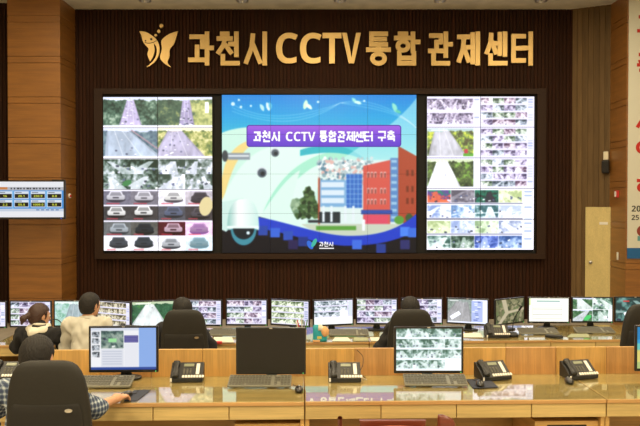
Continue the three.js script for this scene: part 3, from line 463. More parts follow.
// door in the bay
function onBay(px) { const a = (px - 320) / FOCAL, dx = bayB.x - bayA.x, dz = bayB.z - bayA.z, t = (bayA.x + a * bayA.z) / (-a * dz - dx); return V(bayA.x + dx * t, 0, bayA.z + dz * t); }
{
  const p0 = onBay(586), p1 = onBay(640), top = at(590, 207, 14.135).y, n = V(0, 0, 1).applyAxisAngle(V(0, 1, 0), bayTurn);
  const w = 0.58, mid = p0.clone().add(V(w / 2, 0, 0).applyAxisAngle(V(0, 1, 0), bayTurn)).add(n.clone().multiplyScalar(0.035));
  const d = struct('door_1', rbox(w, top, 0.05, 0.006), M.door, [mid.x, top / 2, mid.z], [0, bayTurn, 0], 'plain pale yellow door in the turned slatted wall');
  const hp = at(591, 262, 14.135);
  const k = part('door_knob', new THREE.LatheGeometry([[0, .06], [.02, .058], [.028, .045], [.024, .03], [.012, .022], [.012, .008], [.032, .006], [.032, 0]].map((q) => new THREE.Vector2(...q)), 20), M.steel, d, [-w / 2 + 0.10, hp.y - top / 2, 0.025], [Math.PI / 2, 0, 0]);
  const sp = at(604, 223, 14.135);
  part('door_plate', rbox(0.15, 0.05, 0.006, 0.002), M.white, d, [-w / 2 + 0.33, sp.y - top / 2, 0.029]);
  const q = at(606.5, 156, 14.025);
  single('wall_sensor', rbox(0.09, 0.16, 0.05, 0.012), M.cream, 'small cream box on the slatted wall above the door', 'wall box', onBay(606).add(n.clone().multiplyScalar(0.05)).setY(q.y), [0, bayTurn, 0]);
  const sk = thing('wall_speaker', 'small black loudspeaker under the cream box above the door', 'speaker', onBay(606).add(n.clone().multiplyScalar(0.08)).setY(at(606, 167, 14.025).y), bayTurn);
  part('cabinet', rbox(0.13, 0.24, 0.12, 0.02, 2), M.black, sk); part('grille', rbox(0.10, 0.20, 0.012, 0.005), M.mesh, sk, [0, 0, 0.061]);
}
// fire-alarm box, switches
{
  const cx = cr0 - 0.018;
  const a = thing('fire_alarm_box', 'red and white alarm box on the side of the right column', 'alarm box', V(cx, at(616, 194, 13.585).y, -13.563), -Math.PI / 2);
  part('housing', rbox(0.13, 0.13, 0.03, 0.006), M.red, a); part('cover', rbox(0.055, 0.10, 0.02, 0.005), M.white, a, [-0.022, 0, 0.02]);
  const s = thing('light_switch', 'white switch plate low on the side of the right column', 'switch', V(cx + 0.006, at(616, 256, 13.53).y, -13.53), -Math.PI / 2);
  part('plate', rbox(0.07, 0.14, 0.012, 0.004), M.white, s); part('rocker', rbox(0.035, 0.07, 0.012, 0.004), M.cream, s, [0, 0, 0.008]);
  const t = thing('emergency_button', 'round white and red button on the side of the left column', 'button', V(cl1 + 0.012, at(70, 196, 13.97).y, -13.926), Math.PI / 2);
  part('plate', new THREE.CylinderGeometry(0.045, 0.05, 0.024, 24), M.white, t, [0, 0, 0], [Math.PI / 2, 0, 0]); part('button', new THREE.CylinderGeometry(0.022, 0.024, 0.02, 20), M.red, t, [-0.025, 0, 0.02], [Math.PI / 2, 0, 0]);
}
// banner on the right-hand column
{
  const z = -13.1835, x0 = at(627.5, 200, 13.1835).x, yTop = CEIL - 0.03, yBot = at(630, 258.5, 13.1835).y, h = yTop - yBot, w = 1.25;
  const [cv, c] = canvas(460, 1840), S = 1840 / h, X = (px) => (at(px, 200, 13.1835).x - x0) * S, Y = (py) => (yTop - at(630, py, 13.1835).y) * S;
  c.fillStyle = '#d3d2c4'; c.fillRect(0, 0, 460, 1840);
  c.strokeStyle = c.fillStyle = '#c0281e';
  for (const [ch, py] of [['구', 28], ['축', 64], ['사', 117], ['업', 153], ['현', 189]]) write(c, ch, X(py < 70 ? 635.2 : 636), Y(py - 12), 190, Y(py + 12) - Y(py - 12), 0, 24);
  c.fillStyle = '#2b2a26'; c.font = 'bold 58px sans-serif'; c.fillText('20', X(631), Y(211.5)); c.font = 'bold 48px sans-serif'; c.fillText('25', X(631), Y(220));
  c.fillStyle = '#8c3a30'; c.beginPath(); c.arc(X(642), Y(231), 40, 0, 7); c.fill(); c.fillStyle = '#5f9aa0'; c.fillRect(X(637), Y(236), 150, 34);
  c.fillStyle = '#1d5f9a'; c.fillRect(0, Y(248), 460, 1840 - Y(248));
  const b = thing('banner', 'cream hanging banner with red vertical lettering and a blue foot', 'banner', [x0 + w / 2, (yTop + yBot) / 2, z]);
  part('sheet', box(w, h, 0.012), std({ map: tex(cv), roughness: 0.75 }), b); part('rail', uvm(box(w + 0.02, 0.03, 0.02)), M.silver, b, [0, h / 2, 0.004]);
}
// recessed ceiling lamps by the slatted wall (unlit) and unseen lit panels, extra rows added to brighten desks and columns
for (const [px, where] of [[145, 'above the gold emblem'], [242.5, 'above the start of the gold lettering'], [340, 'above the middle of the gold lettering'], [440, 'above the second half of the gold lettering'], [541, 'beyond the end of the gold lettering']]) {
  const p = at(px, -0.6, 13.662), o = thing('recessed_downlight', 'round chrome recessed ceiling lamp ' + where, 'ceiling lamp', [p.x, CEIL, -13.662], 0, 'recessed ceiling lamps by the slatted wall');
  part('ring', new THREE.LatheGeometry([[.085, -.002], [.11, -.004], [.115, -.012], [.105, -.02], [.085, -.016], [.080, .0]].map((q) => new THREE.Vector2(...q)), 28), M.silver, o);
  part('reflector', new THREE.LatheGeometry([[.0, -.002], [.03, -.002], [.08, -.012]].map((q) => new THREE.Vector2(...q)), 24), M.white, o);
  part('bulb', new THREE.LatheGeometry([[0, -.05], [.02, -.046], [.032, -.034], [.03, -.018], [.016, -.003]].map((q) => new THREE.Vector2(...q)), 20), M.white, o);
}
for (const [x, z] of TROFFERS) {
  const o = thing('unseen_panel_light', 'unseen frosted rectangular ceiling panel lamp, extra rows added to brighten desks and columns', 'ceiling lamp', [x, CEIL, z], 0, 'unseen ceiling panel lamps');
  part('frame', merge([moved(box(1.24, .03, .03), 0, -.015, .31), moved(box(1.24, .03, .03), 0, -.015, -.31), moved(box(.03, .03, .62), .605, -.015, 0), moved(box(.03, .03, .62), -.605, -.015, 0)]), M.white, o);
  part('diffuser_lamp', box(1.18, 0.012, 0.59), M.lampGlass, o, [0, -0.008, 0]);
  const l = new THREE.RectAreaLight(WARM, LAMP, 1.16, 0.58); l.position.set(0, -0.02, 0); l.rotation.x = -Math.PI / 2; o.add(l);
}

// ---------------------------------------------------------------- video wall
const SCREEN_D = 14.168;
function rectAt(x0, y0, x1, y1, d) { const a = at(x0, y0, d), b = at(x1, y1, d), c = at((x0 + x1) / 2, (y0 + y1) / 2, d); return { c, w: b.x - a.x, h: a.y - b.y }; }
{
  const r = rectAt(95, 89, 545, 259, 14.223), o = thing('video_wall_surround', 'dark brown boxed surround framing the three display banks', 'frame', r.c);
  const inn = rectAt(102, 94.6, 534.5, 253.6, 14.223), t = (r.w - inn.w) / 2, s = (r.h - inn.h) / 2;
  part('board', wbox(r.w, s, 0.12), M.surround, o, [0, r.h / 2 - s / 2, 0]); part('board', wbox(r.w, s, 0.12), M.surround, o, [0, -r.h / 2 + s / 2, 0]);
  part('board', wbox(t, inn.h, 0.12, true), M.surround, o, [-r.w / 2 + t / 2, 0, 0]); part('board', wbox(t, inn.h, 0.12, true), M.surround, o, [r.w / 2 - t / 2, 0, 0]);
  part('backing', box(inn.w, inn.h, 0.03), M.matte, o, [0, 0, -0.03]);
}
function bank(label, px, cols, rows, t, glowK, lightColor, lightK, seam = 0.010) {
  const r = rectAt(...px, SCREEN_D), o = thing('video_wall', label, 'display wall', r.c), m = glow('video_wall', t, glowK), W = r.w / cols, H = r.h / rows, body = rbox(W - 0.002, H - 0.002, 0.07, 0.003);
  for (let j = 0; j < rows; j++) for (let i = 0; i < cols; i++) {
    const p = part('display_panel', body, M.bezel, o, [(i + .5) * W - r.w / 2, r.h / 2 - (j + .5) * H, -0.036]);
    const g = new THREE.PlaneGeometry(W - seam, H - seam), uv = g.attributes.uv;
    for (let k = 0; k < 4; k++) uv.setXY(k, (i + uv.getX(k)) / cols, 1 - (j + 1 - uv.getY(k)) / rows);
    part('screen', g, m, p, [0, 0, 0.037]);
  }
  areaLight(o, r.w, r.h, 0.02, lightColor, lightK);
  return o;
}
bank('left bank of wall displays showing road and car camera pictures', [103, 97, 212.8, 251], 2, 5, leftBank(), 1.4, lin(0.85, 0.82, 1), 0.3);
bank('large middle wall display showing the blue slide with a purple title', [222, 95, 416.3, 253], 4, 4, slide(), 1.05, lin(0.6, 0.85, 1), 0.12, 0.0035);
bank('right bank of wall displays showing grids of small camera pictures', [427, 96.5, 533.8, 250], 2, 5, rightBank(), 1.5, lin(0.9, 0.85, 1), 0.3);

// wall TV on an arm in front of the left column
{
  const r = rectAt(-5, 180.3, 64.6, 219.3, 12.925), o = thing('wall_television', 'black wall television with a blue table page on a bracket', 'television', r.c, 0.05);
  part('casing', rbox(r.w, r.h, 0.06, 0.008, 2), M.bezel, o, [0, 0, -0.03]);
  part('screen', new THREE.PlaneGeometry(r.w - 0.05, r.h - 0.06), glow('television', tvPage(), 0.9), o, [0, 0.006, 0.0012]);
  part('status_light', new THREE.SphereGeometry(0.008, 10, 8), std({ color: 0x223366, emissive: 0x4466ff, emissiveIntensity: 1 }), o, [r.w / 2 - 0.07, -r.h / 2 + 0.012, 0]);
  part('bracket_plate', rbox(0.3, 0.3, 0.02), M.black, o, [0.1, 0, -0.07]);
  part('bracket_arm', tube([[0.1, 0, -0.08], [0.16, 0, -0.24], [0.12, 0, -0.42], [0.1, 0, -0.47]], 0.025), M.black, o);
  part('cap', rbox(0.22, 0.016, 0.05), M.black, o, [r.w / 2 - 0.12, r.h / 2 + 0.006, -0.03]);
  areaLight(o, r.w * .95, r.h * .9, 0.02, lin(0.8, 0.9, 1), 0.1);
}

// ---------------------------------------------------------------- gold lettering and emblem
const LET_D = 14.212;
function bar(ax, ay, bx, by, lw, dep) {                    // one straight stroke with square ends
  const len = Math.hypot(bx - ax, by - ay) + lw * 0.96, g = new THREE.BoxGeometry(len, lw, dep);
  return moved(g, (ax + bx) / 2, (ay + by) / 2, dep / 2, 0, 0, Math.atan2(by - ay, bx - ax));
}
function syllable(ch, w, h, lw, dep0) {
  let dep = dep0; const list = [], iw = w - lw, ih = h - lw;
  for (const s of strokes(ch)) {
    dep += 0.0016;
    if (s.o) {
      const e = new THREE.Shape(); e.absellipse(s.o[0] * iw, ih - s.o[1] * ih, s.o[2] * iw + lw / 2, s.o[3] * ih + lw / 2, 0, Math.PI * 2);
      const hole = new THREE.Path(); hole.absellipse(s.o[0] * iw, ih - s.o[1] * ih, Math.max(.004, s.o[2] * iw - lw / 2), Math.max(.004, s.o[3] * ih - lw / 2), 0, Math.PI * 2, true); e.holes.push(hole);
      list.push(new THREE.ExtrudeGeometry(e, { depth: dep, bevelEnabled: false, curveSegments: 20 }));
    } else for (let i = 0; i + 1 < s.p.length; i++, dep += 0.0012) list.push(bar(s.p[i][0] * iw, ih - s.p[i][1] * ih, s.p[i + 1][0] * iw, ih - s.p[i + 1][1] * ih, lw, dep));
  }
  const g = merge(list); g.translate(lw / 2 - w / 2, lw / 2 - h / 2, 0); return g;
}
{
  const o = thing('gold_wall_lettering', 'raised polished gold lettering naming the control centre on the slatted wall', 'lettering', at(361, 49, LET_D).setZ(-WALL_D + 0.035));
  const put = (name, g, px, py) => { const p = at(px, py, LET_D); part(name, g, M.gold, o, V(p.x - o.position.x, p.y - o.position.y, 0)); };
  const S = LET_D / FOCAL;
  for (const [ch, x0, x1] of [['과', 188, 214], ['천', 216.5, 241.5], ['시', 244, 269], ['통', 366, 391], ['합', 394, 420.5], ['관', 428, 453], ['제', 457, 480], ['센', 485, 508], ['터', 511, 534.5]]) put('letter', syllable(ch, (x1 - x0) * S, 34 * S, 4.6 * S, 0.045), (x0 + x1) / 2, 48.5);
  for (const [ch, x0, x1] of [['C', 276, 297.5], ['C', 300, 321.5], ['T', 322.5, 341.5], ['V', 342, 361]]) {
    const g = new TextGeometry(ch, { font, size: 1, depth: 0.05, bevelEnabled: false, curveSegments: 10 }); g.computeBoundingBox(); const b = g.boundingBox;
    g.translate(-(b.min.x + b.max.x) / 2, -(b.min.y + b.max.y) / 2, 0); g.scale((x1 - x0) * S / (b.max.x - b.min.x), 30.5 * S / (b.max.y - b.min.y), 0.9); put('letter', g, (x0 + x1) / 2, 48);
  }
  const e = thing('gold_emblem', 'raised gold leaf shaped emblem with three dots and small eyes', 'emblem', at(158.5, 45, LET_D).setZ(-WALL_D + 0.035));
  const k = S / 7.1, sx = (158.5 - 130) * 7.1, sy = (45 - 15) * 7.1;
  const outline = (pts) => { const sh = new THREE.Shape(); sh.setFromPoints(new THREE.CatmullRomCurve3(pts.map(([x, y]) => V((x - sx) * k, (sy - y) * k, 0)), true, 'centripetal').getPoints(90).map((p) => new THREE.Vector2(p.x, p.y))); return new THREE.ExtrudeGeometry(sh, { depth: 0.04, bevelEnabled: false }); };
  const w1 = part('wing', outline([[66, 115], [67, 115], [110, 120], [160, 148], [195, 185], [209, 235], [200, 290], [170, 335], [118, 368], [117, 367], [150, 338], [178, 300], [189, 255], [184, 222], [168, 203], [174, 240], [166, 285], [142, 326], [141, 326], [122, 275], [131, 240], [105, 208], [90, 185], [80, 145]]), M.gold, e);
  part('wing', outline([[340, 114], [339, 115], [325, 165], [310, 205], [280, 245], [279, 290], [265, 335], [288, 368], [287, 368], [240, 340], [212, 300], [225, 240], [222, 182], [260, 145], [300, 125]]), M.gold, e);
  for (const [x, y, r] of [[182, 143, 9], [203, 115, 11.5], [222, 77, 14]]) part('dot', moved(new THREE.CylinderGeometry(r * k, r * k, 0.04, 24), 0, 0, 0, Math.PI / 2), M.gold, e, [(x - sx) * k, (sy - y) * k, 0.02]);
  for (const [x, y, r] of [[110, 182, 5.5], [150, 171, 8]]) part('eye', moved(new THREE.CylinderGeometry(r * k, r * k, 0.006, 16), 0, 0, 0, Math.PI / 2), M.black, w1, [(x - sx) * k, (sy - y) * k, 0.042]);
  part('mouth', tube([[104, 193], [125, 200], [155, 196], [190, 181]].map(([x, y]) => V((x - sx) * k, (sy - y) * k, 0.041)), 2.6 * k, 16, 6), M.black, w1);
}

// ---------------------------------------------------------------- desks
const woods = [M.maple, M.mapleB, M.mapleC];
function desk(name, label, a, b, depth, top, base, drawers, panelH, group) { // a, b: front corners of the top, left and right (world x, z)
  const w = Math.hypot(b[0] - a[0], b[1] - a[1]) - 0.003, turn = -Math.atan2(b[1] - a[1], b[0] - a[0]), H = top - base;
  const o = thing(name, label, 'desk', [a[0], base, a[1]], turn, group), lip = 0.026, dh = 0.092;
  part('tabletop', moved(wbox(w - 0.004, 0.026, depth), w / 2, 0, -depth / 2), M.maple, o, [0, H - 0.019, 0]);
  part('glass_sheet', moved(box(w - 0.006, 0.005, depth - 0.004), w / 2, 0, -depth / 2), M.glass, o, [0, H - 0.0025, 0]);
  const dw = w / drawers;
  for (let i = 0; i < drawers; i++) part('drawer', wbox(dw - 0.006, dh, 0.02), i % 2 ? M.drawer : M.drawerB, o, [(i + .5) * dw, H - lip - 0.008 - dh / 2, -0.020]);
  part('carcass', wbox(w - 0.02, dh, 0.36), M.mapleB, o, [w / 2, H - lip - 0.008 - dh / 2, -0.215]);
  for (const x of [0.015, w - 0.015]) part('side_panel', wbox(0.028, H - 0.034, depth - 0.06, true), M.mapleB, o, [x, (H - 0.034) / 2, -depth / 2]);
  part('modesty_panel', wbox(w - 0.06, H - 0.04, 0.018), M.mapleB, o, [w / 2, (H - 0.04) / 2, -depth + 0.05]);
  if (panelH) { const n = 5, bw = w / n; for (let i = 0; i < n; i++) part('screen_board', wbox(bw - 0.0025, H + panelH - 0.01, 0.03, true), woods[(i * 2 + 1) % 3], o, [(i + .5) * bw, (H + panelH - 0.01) / 2 + 0.01, -depth - 0.285]); part('cable_tray', wbox(w - 0.004, 0.02, 0.268), M.mapleB, o, [w / 2, H - 0.16, -depth - 0.135]); }
  // pedestal with a dark handle slot at the right end
  const pw = 0.44, px = w - 0.03 - pw / 2, ph = H - lip - dh - 0.03;
  const ped = part('pedestal', wbox(pw, ph - 0.02, depth - 0.2), M.mapleC, o, [px, (ph - 0.02) / 2, -(depth - 0.2) / 2 - 0.06]);
  part('handle_slot', rbox(pw * 0.62, 0.02, 0.012, 0.004), M.matte, ped, [0, ph / 2 - 0.045, (depth - 0.2) / 2]);
  part('pedestal_door', wbox(pw - 0.02, ph - 0.12, 0.012, true), M.mapleB, ped, [0, -0.05, (depth - 0.2) / 2]);
  return o;
}
const fx = (px, d) => at(px, 300, d).x;
const FP = [[fx(-305, 4.95), -4.95], [fx(-2, 4.85), -4.85], [fx(305, 4.91), -4.91], [fx(608, 4.97), -4.97], [fx(905, 5.03), -5.03]];
const FL = ['long maple desk beyond the picture edge beside the checked shirt', 'maple desk in the nearer row where the man in the checked shirt sits', 'maple desk in the nearer row holding the monitor of four camera rows', 'maple desk in the nearer row under the bright beach screen'];
for (let i = 1; i < 4; i++) desk('control_desk', FL[i], FP[i], FP[i + 1], 0.72, FY, PLATFORM, 4, 0.150, 'nearer desk row');
const backD = (x) => 8.16 + x * 0.05;
const BP = [-5.6, -3.55, -1.5, 0.55, 2.6, 4.65, 6.7].map((x) => [x, -backD(x)]);
const BL = ['', 'rear desk where the ponytailed woman and the man in white sit', 'rear desk holding the teal bag and pen cup', 'rear desk holding the telephone and bent microphone', 'rear desk beside the empty tall chair'];
for (let i = 1; i < 5; i++) desk('rear_control_desk', BL[i], BP[i], BP[i + 1], 0.95, BY, 0, 4, 0, 'rear desk row');

// ---------------------------------------------------------------- monitors
function monitorParts(w, h, lift) {
  return {
    w, h, lift, bezel: rbox(w, h, 0.022, 0.006, 2), hump: moved(loft([{ y: 0, w: w * .8, d: h * .75 }, { y: 0.03, w: w * .7, d: h * .6 }, { y: 0.045, w: w * .4, d: h * .36 }]), 0, 0, 0, -Math.PI / 2), pane: new THREE.PlaneGeometry(w - 0.034, h - 0.036),
    neck: loft([{ y: 0.01, w: 0.09, d: 0.05 }, { y: lift, w: 0.07, d: 0.035 }, { y: lift + h * .4, w: 0.08, d: 0.03 }]), base: loft([{ y: 0.0015, w: 0.24, d: 0.17 }, { y: 0.010, w: 0.24, d: 0.17 }, { y: 0.016, w: 0.20, d: 0.13 }, { y: 0.018, w: 0.1, d: 0.07 }], 36, 2.2), led: new THREE.SphereGeometry(0.0035, 8, 6), mark: rbox(0.022, 0.008, 0.003, 0.001),
  };
}
const BIG = monitorParts(0.515, 0.347, 0.055), SMALL = monitorParts(0.505, 0.318, 0.07);
const ledMat = std({ color: 0x88ff99, emissive: 0x55ff88, emissiveIntensity: 0.6 });
function monitor(P, name, label, pos, turn, screenMat, group, light) {
  const o = thing(name, label, 'monitor', pos, turn, group), y = P.lift + P.h / 2;
  const b = part('bezel', P.bezel, M.bezel, o, [0, y, 0]);
  part('screen', P.pane, screenMat, o, [0, y + 0.004, 0.0116]);
  part('brand_mark', P.mark, M.silver, b, [0, P.h / 2 - 0.007, 0.0102]);
  part('power_light', P.led, ledMat, b, [P.w / 2 - 0.02, -P.h / 2 + 0.009, 0.0105]);
  part('rear_cover', P.hump, M.black, o, [0, y, -0.011]);
  part('neck', P.neck, M.black, o, [0, 0, -0.075]); part('base', P.base, M.black, o, [0, 0, -0.05]);
  if (light) { const l = areaLight(o, P.w - .04, P.h - .04, 0.02, lin(0.9, 0.95, 1), light); l.position.y = y; }
  return o;
}
function frontSpot(px, pyBottom, d) { const p = at(px, pyBottom, d); return V(p.x, FY + 0.0005, -d); }
monitor(BIG, 'desk_monitor', 'black desk monitor showing a white and blue software window', frontSpot(124, 376, 5.50), 0.03, glow('monitor', deskPage('software'), 0.95), 'monitors on the nearer desks', 0.12);
monitor(BIG, 'desk_monitor', 'switched-off black desk monitor with a dark blank screen', frontSpot(271, 375, 5.44), 0.0, M.off, 'monitors on the nearer desks');
monitor(BIG, 'desk_monitor', 'black desk monitor showing four rows of pale camera pictures', frontSpot(428.5, 374, 5.47), 0.0, glow('monitor', deskPage('big'), 1.25), 'monitors on the nearer desks', 0.12);
monitor(BIG, 'desk_monitor', 'black desk monitor with a blue and yellow beach picture cut by the picture edge', frontSpot(669, 374, 5.53), -0.03, glow('monitor', deskPage('beach'), 0.9), 'monitors on the nearer desks', 0.1);
// rear row: pixel span, lens distance offset, turn, picture
const ROW = [
  [-36, 8, 0, 0, 'grid', 'showing camera rows, cut by the picture edge below the television'], [9.4, 52.5, 0, 0, 'grid', 'showing camera rows behind the ponytailed woman'], [54.4, 95.5, 0, 0, 'lane', 'showing one pale green lane behind the man in white'],
  [97, 131, -.06, -.38, 'gridWarm', 'turned leftwards with brownish camera rows right of the man in white'], [132, 174, -.06, .30, 'road', 'showing a white road between trees beside the first black chair'], [179.5, 223.3, 0, 0, 'grid', 'showing camera rows, half hidden by the first black chair'],
  [225, 268.5, 0, 0, 'grid', 'showing camera rows directly above the switched-off monitor'], [269.8, 310.5, -.06, -.30, 'gridGreen', 'showing greenish camera rows next to the pen cup'], [312, 354.5, -.06, .30, 'gridHalf', 'showing camera rows over a white lower half behind the teal bag'],
  [355.5, 398, 0, 0, 'grid', 'showing camera rows left of the chair at the middle of the row'], [400, 443.6, 0, 0, 'grid', 'showing camera rows behind the seated head at the middle of the row'], [445, 490, -.06, -.28, 'lot', 'showing a grey yard and a blue list left of the rear telephone'],
  [492.3, 526.5, -.06, .62, 'hill', 'showing a dim olive hillside path behind the bent microphone'], [527.5, 569.5, 0, 0, 'sheet', 'showing a white document page'], [571.5, 612.8, 0, 0, 'four', 'showing four green road pictures below the yellow door'], [614, 656, 0, 0, 'strip', 'showing a teal street strip behind the empty tall chair'],
];
for (const [x0, x1, dd, turn, kind, label] of ROW) {
  const px = (x0 + x1) / 2, d0 = 8.85, d = backD(at(px, 300, d0).x) + 0.69 + dd, p = at(px, 320, d);
  monitor(SMALL, 'rear_monitor', 'rear row monitor ' + label, V(p.x, BY + 0.0005, -d), turn - 0.05, glow('monitor', deskPage(kind), 1.25), 'monitors on the rear desks');
}

// ---------------------------------------------------------------- telephones, keyboards, mice
const phoneSide = (() => { const s = new THREE.Shape(); s.moveTo(0.10, 0); s.lineTo(0.10, 0.022); s.lineTo(-0.075, 0.125); s.lineTo(-0.095, 0.12); s.lineTo(-0.095, 0); s.closePath(); const g = new THREE.ExtrudeGeometry(s, { depth: 0.232, bevelEnabled: true, bevelSize: 0.004, bevelThickness: 0.004, bevelSegments: 2 }); g.translate(0, 0, -0.116); g.rotateY(-Math.PI / 2); return g; })();
function telephone(name, label, pos, turn, cord, scale = 1) {
  const o = thing(name, label, 'telephone', pos, turn, 'black desk telephones'); o.scale.set(scale, scale * .88, scale * .72);
  const body = part('body', phoneSide, M.black, o, [0, 0.0045, 0]);
  const tilt = Math.atan2(0.103, 0.175), f = (u, v, lift) => { const k = v; return V(u, 0.0045 + 0.022 + k * Math.sin(tilt) + lift * Math.cos(tilt), 0.10 - k * Math.cos(tilt) + lift * Math.sin(tilt)); };
  part('display', rbox(0.075, 0.004, 0.035, 0.0015), M.lcd, o, f(0.01, 0.165, 0.006), [tilt, 0, 0]);
  part('side_keys', rbox(0.026, 0.006, 0.135, 0.002), M.white, o, f(0.078, 0.115, 0.006), [tilt, 0, 0]);
  const keys = []; for (let i = 0; i < 3; i++) for (let j = 0; j < 4; j++) keys.push(moved(rbox(0.015, 0.005, 0.011, 0.002), -0.012 + i * 0.024, 0, -j * 0.017));
  part('keypad', merge(keys), M.keyDark, o, f(-0.01, 0.062, 0.006), [tilt, 0, 0]).userData.kind = 'stuff';
  const row = []; for (let i = 0; i < 8; i++) row.push(moved(rbox(0.017, 0.007, 0.03, 0.003), -0.042 + i * 0.0205, 0, 0));
  part('function_keys', merge(row), M.white, o, f(0.018, 0.022, 0.006), [tilt, 0, 0]).userData.kind = 'stuff';
  const hs = part('handset', loft([{ y: -0.095, w: 0.040, d: 0.02 }, { y: -0.09, w: 0.052, d: 0.042 }, { y: -0.055, w: 0.050, d: 0.040 }, { y: -0.035, w: 0.036, d: 0.024 }, { y: 0.035, w: 0.036, d: 0.024 }, { y: 0.055, w: 0.050, d: 0.040 }, { y: 0.09, w: 0.052, d: 0.042 }, { y: 0.095, w: 0.04, d: 0.02 }], 20), M.black, o, f(-0.082, 0.10, 0.018), [tilt - Math.PI / 2, 0, 0]);
  part('foot', rbox(0.014, 0.03, 0.014, 0.003), M.white, o, [-0.112, 0.0165, 0.100]);
  if (cord) part('cord', tube(cord.map((p) => V(...p)), 0.0028, 40, 6), M.white, o);
  return o;
}
const spotF = (px, py) => onPlane(px, py, FY + 0.0006), spotB = (px, py) => onPlane(px, py, BY + 0.0006);
telephone('desk_telephone', 'black desk telephone half hidden behind the man in the checked shirt', spotF(9, 378.5), 0.05);
telephone('desk_telephone', 'black desk telephone right of the software monitor', spotF(187.5, 379.5), 0.05);
telephone('desk_telephone', 'black desk telephone with a pale cord right of the switched-off monitor', spotF(344.5, 379.5), 0.03, [[0.06, 0.004, -0.09], [0.12, 0.008, -0.05], [0.15, 0.004, 0.0], [0.165, 0.004, 0.045]]);
telephone('desk_telephone', 'black desk telephone turned beside the mouse pad', spotF(492.5, 378), 0.28);
telephone('desk_telephone', 'black desk telephone with a mouse in front of it', spotF(578.5, 376.8), 0.24);
telephone('rear_telephone', 'black telephone on the rear desk beside the bent microphone', spotB(496.5, 336.5), 0.0, null, 1.1);
telephone('rear_telephone', 'black telephone on the rear desk above the software monitor', spotB(128, 337), -0.3, null, 1.1);
single('telephone_wire', tube([at(357, 350, 5.87), at(362.5, 356, 5.83), at(363, 364, 5.77), at(360, 372, 5.68), V(spotF(365.5, 379).x, FY + 0.008, spotF(365.5, 379).z)], 0.003, 30, 6), M.wire, 'thin dark wire hanging over the desk screen beside the corded telephone', 'wire');

function keyboardGeo(w, d, back) {
  const keys = [], tilt = Math.atan2(back - 0.012, d);
  for (let r = 0; r < 6; r++) { const n = r === 0 ? 17 : 19; for (let i = 0; i < n; i++) { if (r === 5 && i > 4 && i < 10) continue; if (i === 13 || (i === 15 && r > 3)) continue; keys.push(moved(rbox(0.0205, 0.007, 0.0185, 0.002), -w / 2 + 0.018 + i * (w - 0.036) / (n - 1), 0, -d / 2 + 0.022 + r * (d - 0.04) / 5)); } }
  keys.push(moved(rbox(0.11, 0.007, 0.0185, 0.002), -0.04, 0, d / 2 - 0.018));
  return { tray: rbox(w, 0.018, d, 0.006, 2), keys: merge(keys), tilt, back, d };
}
const KB = keyboardGeo(0.455, 0.175, 0.05), feet = box(0.03, 0.034, 0.012);
function keyboard(name, label, pos, turn, mat, group) {
  const o = thing(name, label, 'keyboard', pos, turn, group), y = KB.back / 2 + 0.004;
  part('tray', KB.tray, mat, o, [0, y, 0], [KB.tilt, 0, 0]);
  part('keys', KB.keys, M.keyDark, o, [0, y + 0.0105, 0], [KB.tilt, 0, 0]).userData.kind = 'stuff';
  for (const s of [-1, 1]) part('foot', feet, mat, o, [s * 0.19, 0.0172, -KB.d / 2 + 0.012]);
  return o;
}
keyboard('keyboard', 'grey keyboard under the software monitor by the reaching hand', spotF(101, 385.5), 0.02, M.keyGrey, 'keyboards on the nearer desks');
keyboard('keyboard', 'grey keyboard under the switched-off monitor', spotF(260, 385), 0.0, M.keyGrey, 'keyboards on the nearer desks');
keyboard('keyboard', 'grey keyboard under the monitor of four camera rows', spotF(435, 384), -0.03, M.keyGrey, 'keyboards on the nearer desks');
keyboard('rear_keyboard', 'grey keyboard on the rear desk left of the middle seated person', spotB(349, 335), 0.0, M.keyGrey, 'keyboards on the rear desks');
keyboard('rear_keyboard', 'grey keyboard on the rear desk below the white document page', spotB(538, 333.5), 0.0, M.keyGrey, 'keyboards on the rear desks');
keyboard('rear_keyboard', 'grey keyboard on the rear desk below the four road pictures', spotB(594, 332.5), 0.0, M.keyGrey, 'keyboards on the rear desks');
keyboard('rear_keyboard', 'olive grey keyboard on the rear desk right of the first black chair', spotB(229, 335), 0.0, M.keyGrey, 'keyboards on the rear desks');
const mouseGeo = loft([{ y: 0, w: 0.056, d: 0.10 }, { y: 0.012, w: 0.060, d: 0.106 }, { y: 0.024, w: 0.052, d: 0.09, z: -0.002 }, { y: 0.033, w: 0.034, d: 0.06, z: -0.004 }, { y: 0.0355, w: 0.012, d: 0.02, z: -0.004 }], 24, 2.3);
function mouse(label, pos, turn, lift = 0, cord) {
  const o = thing('computer_mouse', label, 'mouse', pos.clone().setY(pos.y + lift), turn, 'computer mice');
  part('shell', mouseGeo, M.bezel, o); part('wheel', moved(new THREE.CylinderGeometry(0.007, 0.007, 0.006, 14), 0, 0, 0, 0, 0, Math.PI / 2), M.steel, o, [0, 0.030, -0.028]);
  part('cord', tube(cord ?? [[0, 0.008, -0.05], [0.01, 0.004, -0.09], [-0.02, 0.0035, -0.13], [-0.04, 0.0035, -0.17]], 0.002, 24, 5), M.black, o);
  return o;
}
mouse('black mouse on the bare desk beside the keyboard of the switched-off monitor', spotF(299, 391), 0.05);
mouse('black mouse on the dark mouse pad', spotF(480, 386), -0.1, 0.004);
mouse('black mouse in front of the turned telephone', spotF(569, 382.5), 0.0, 0, [[0, 0.008, -0.05], [0.02, 0.004, -0.07], [0.05, 0.0035, -0.06]]);
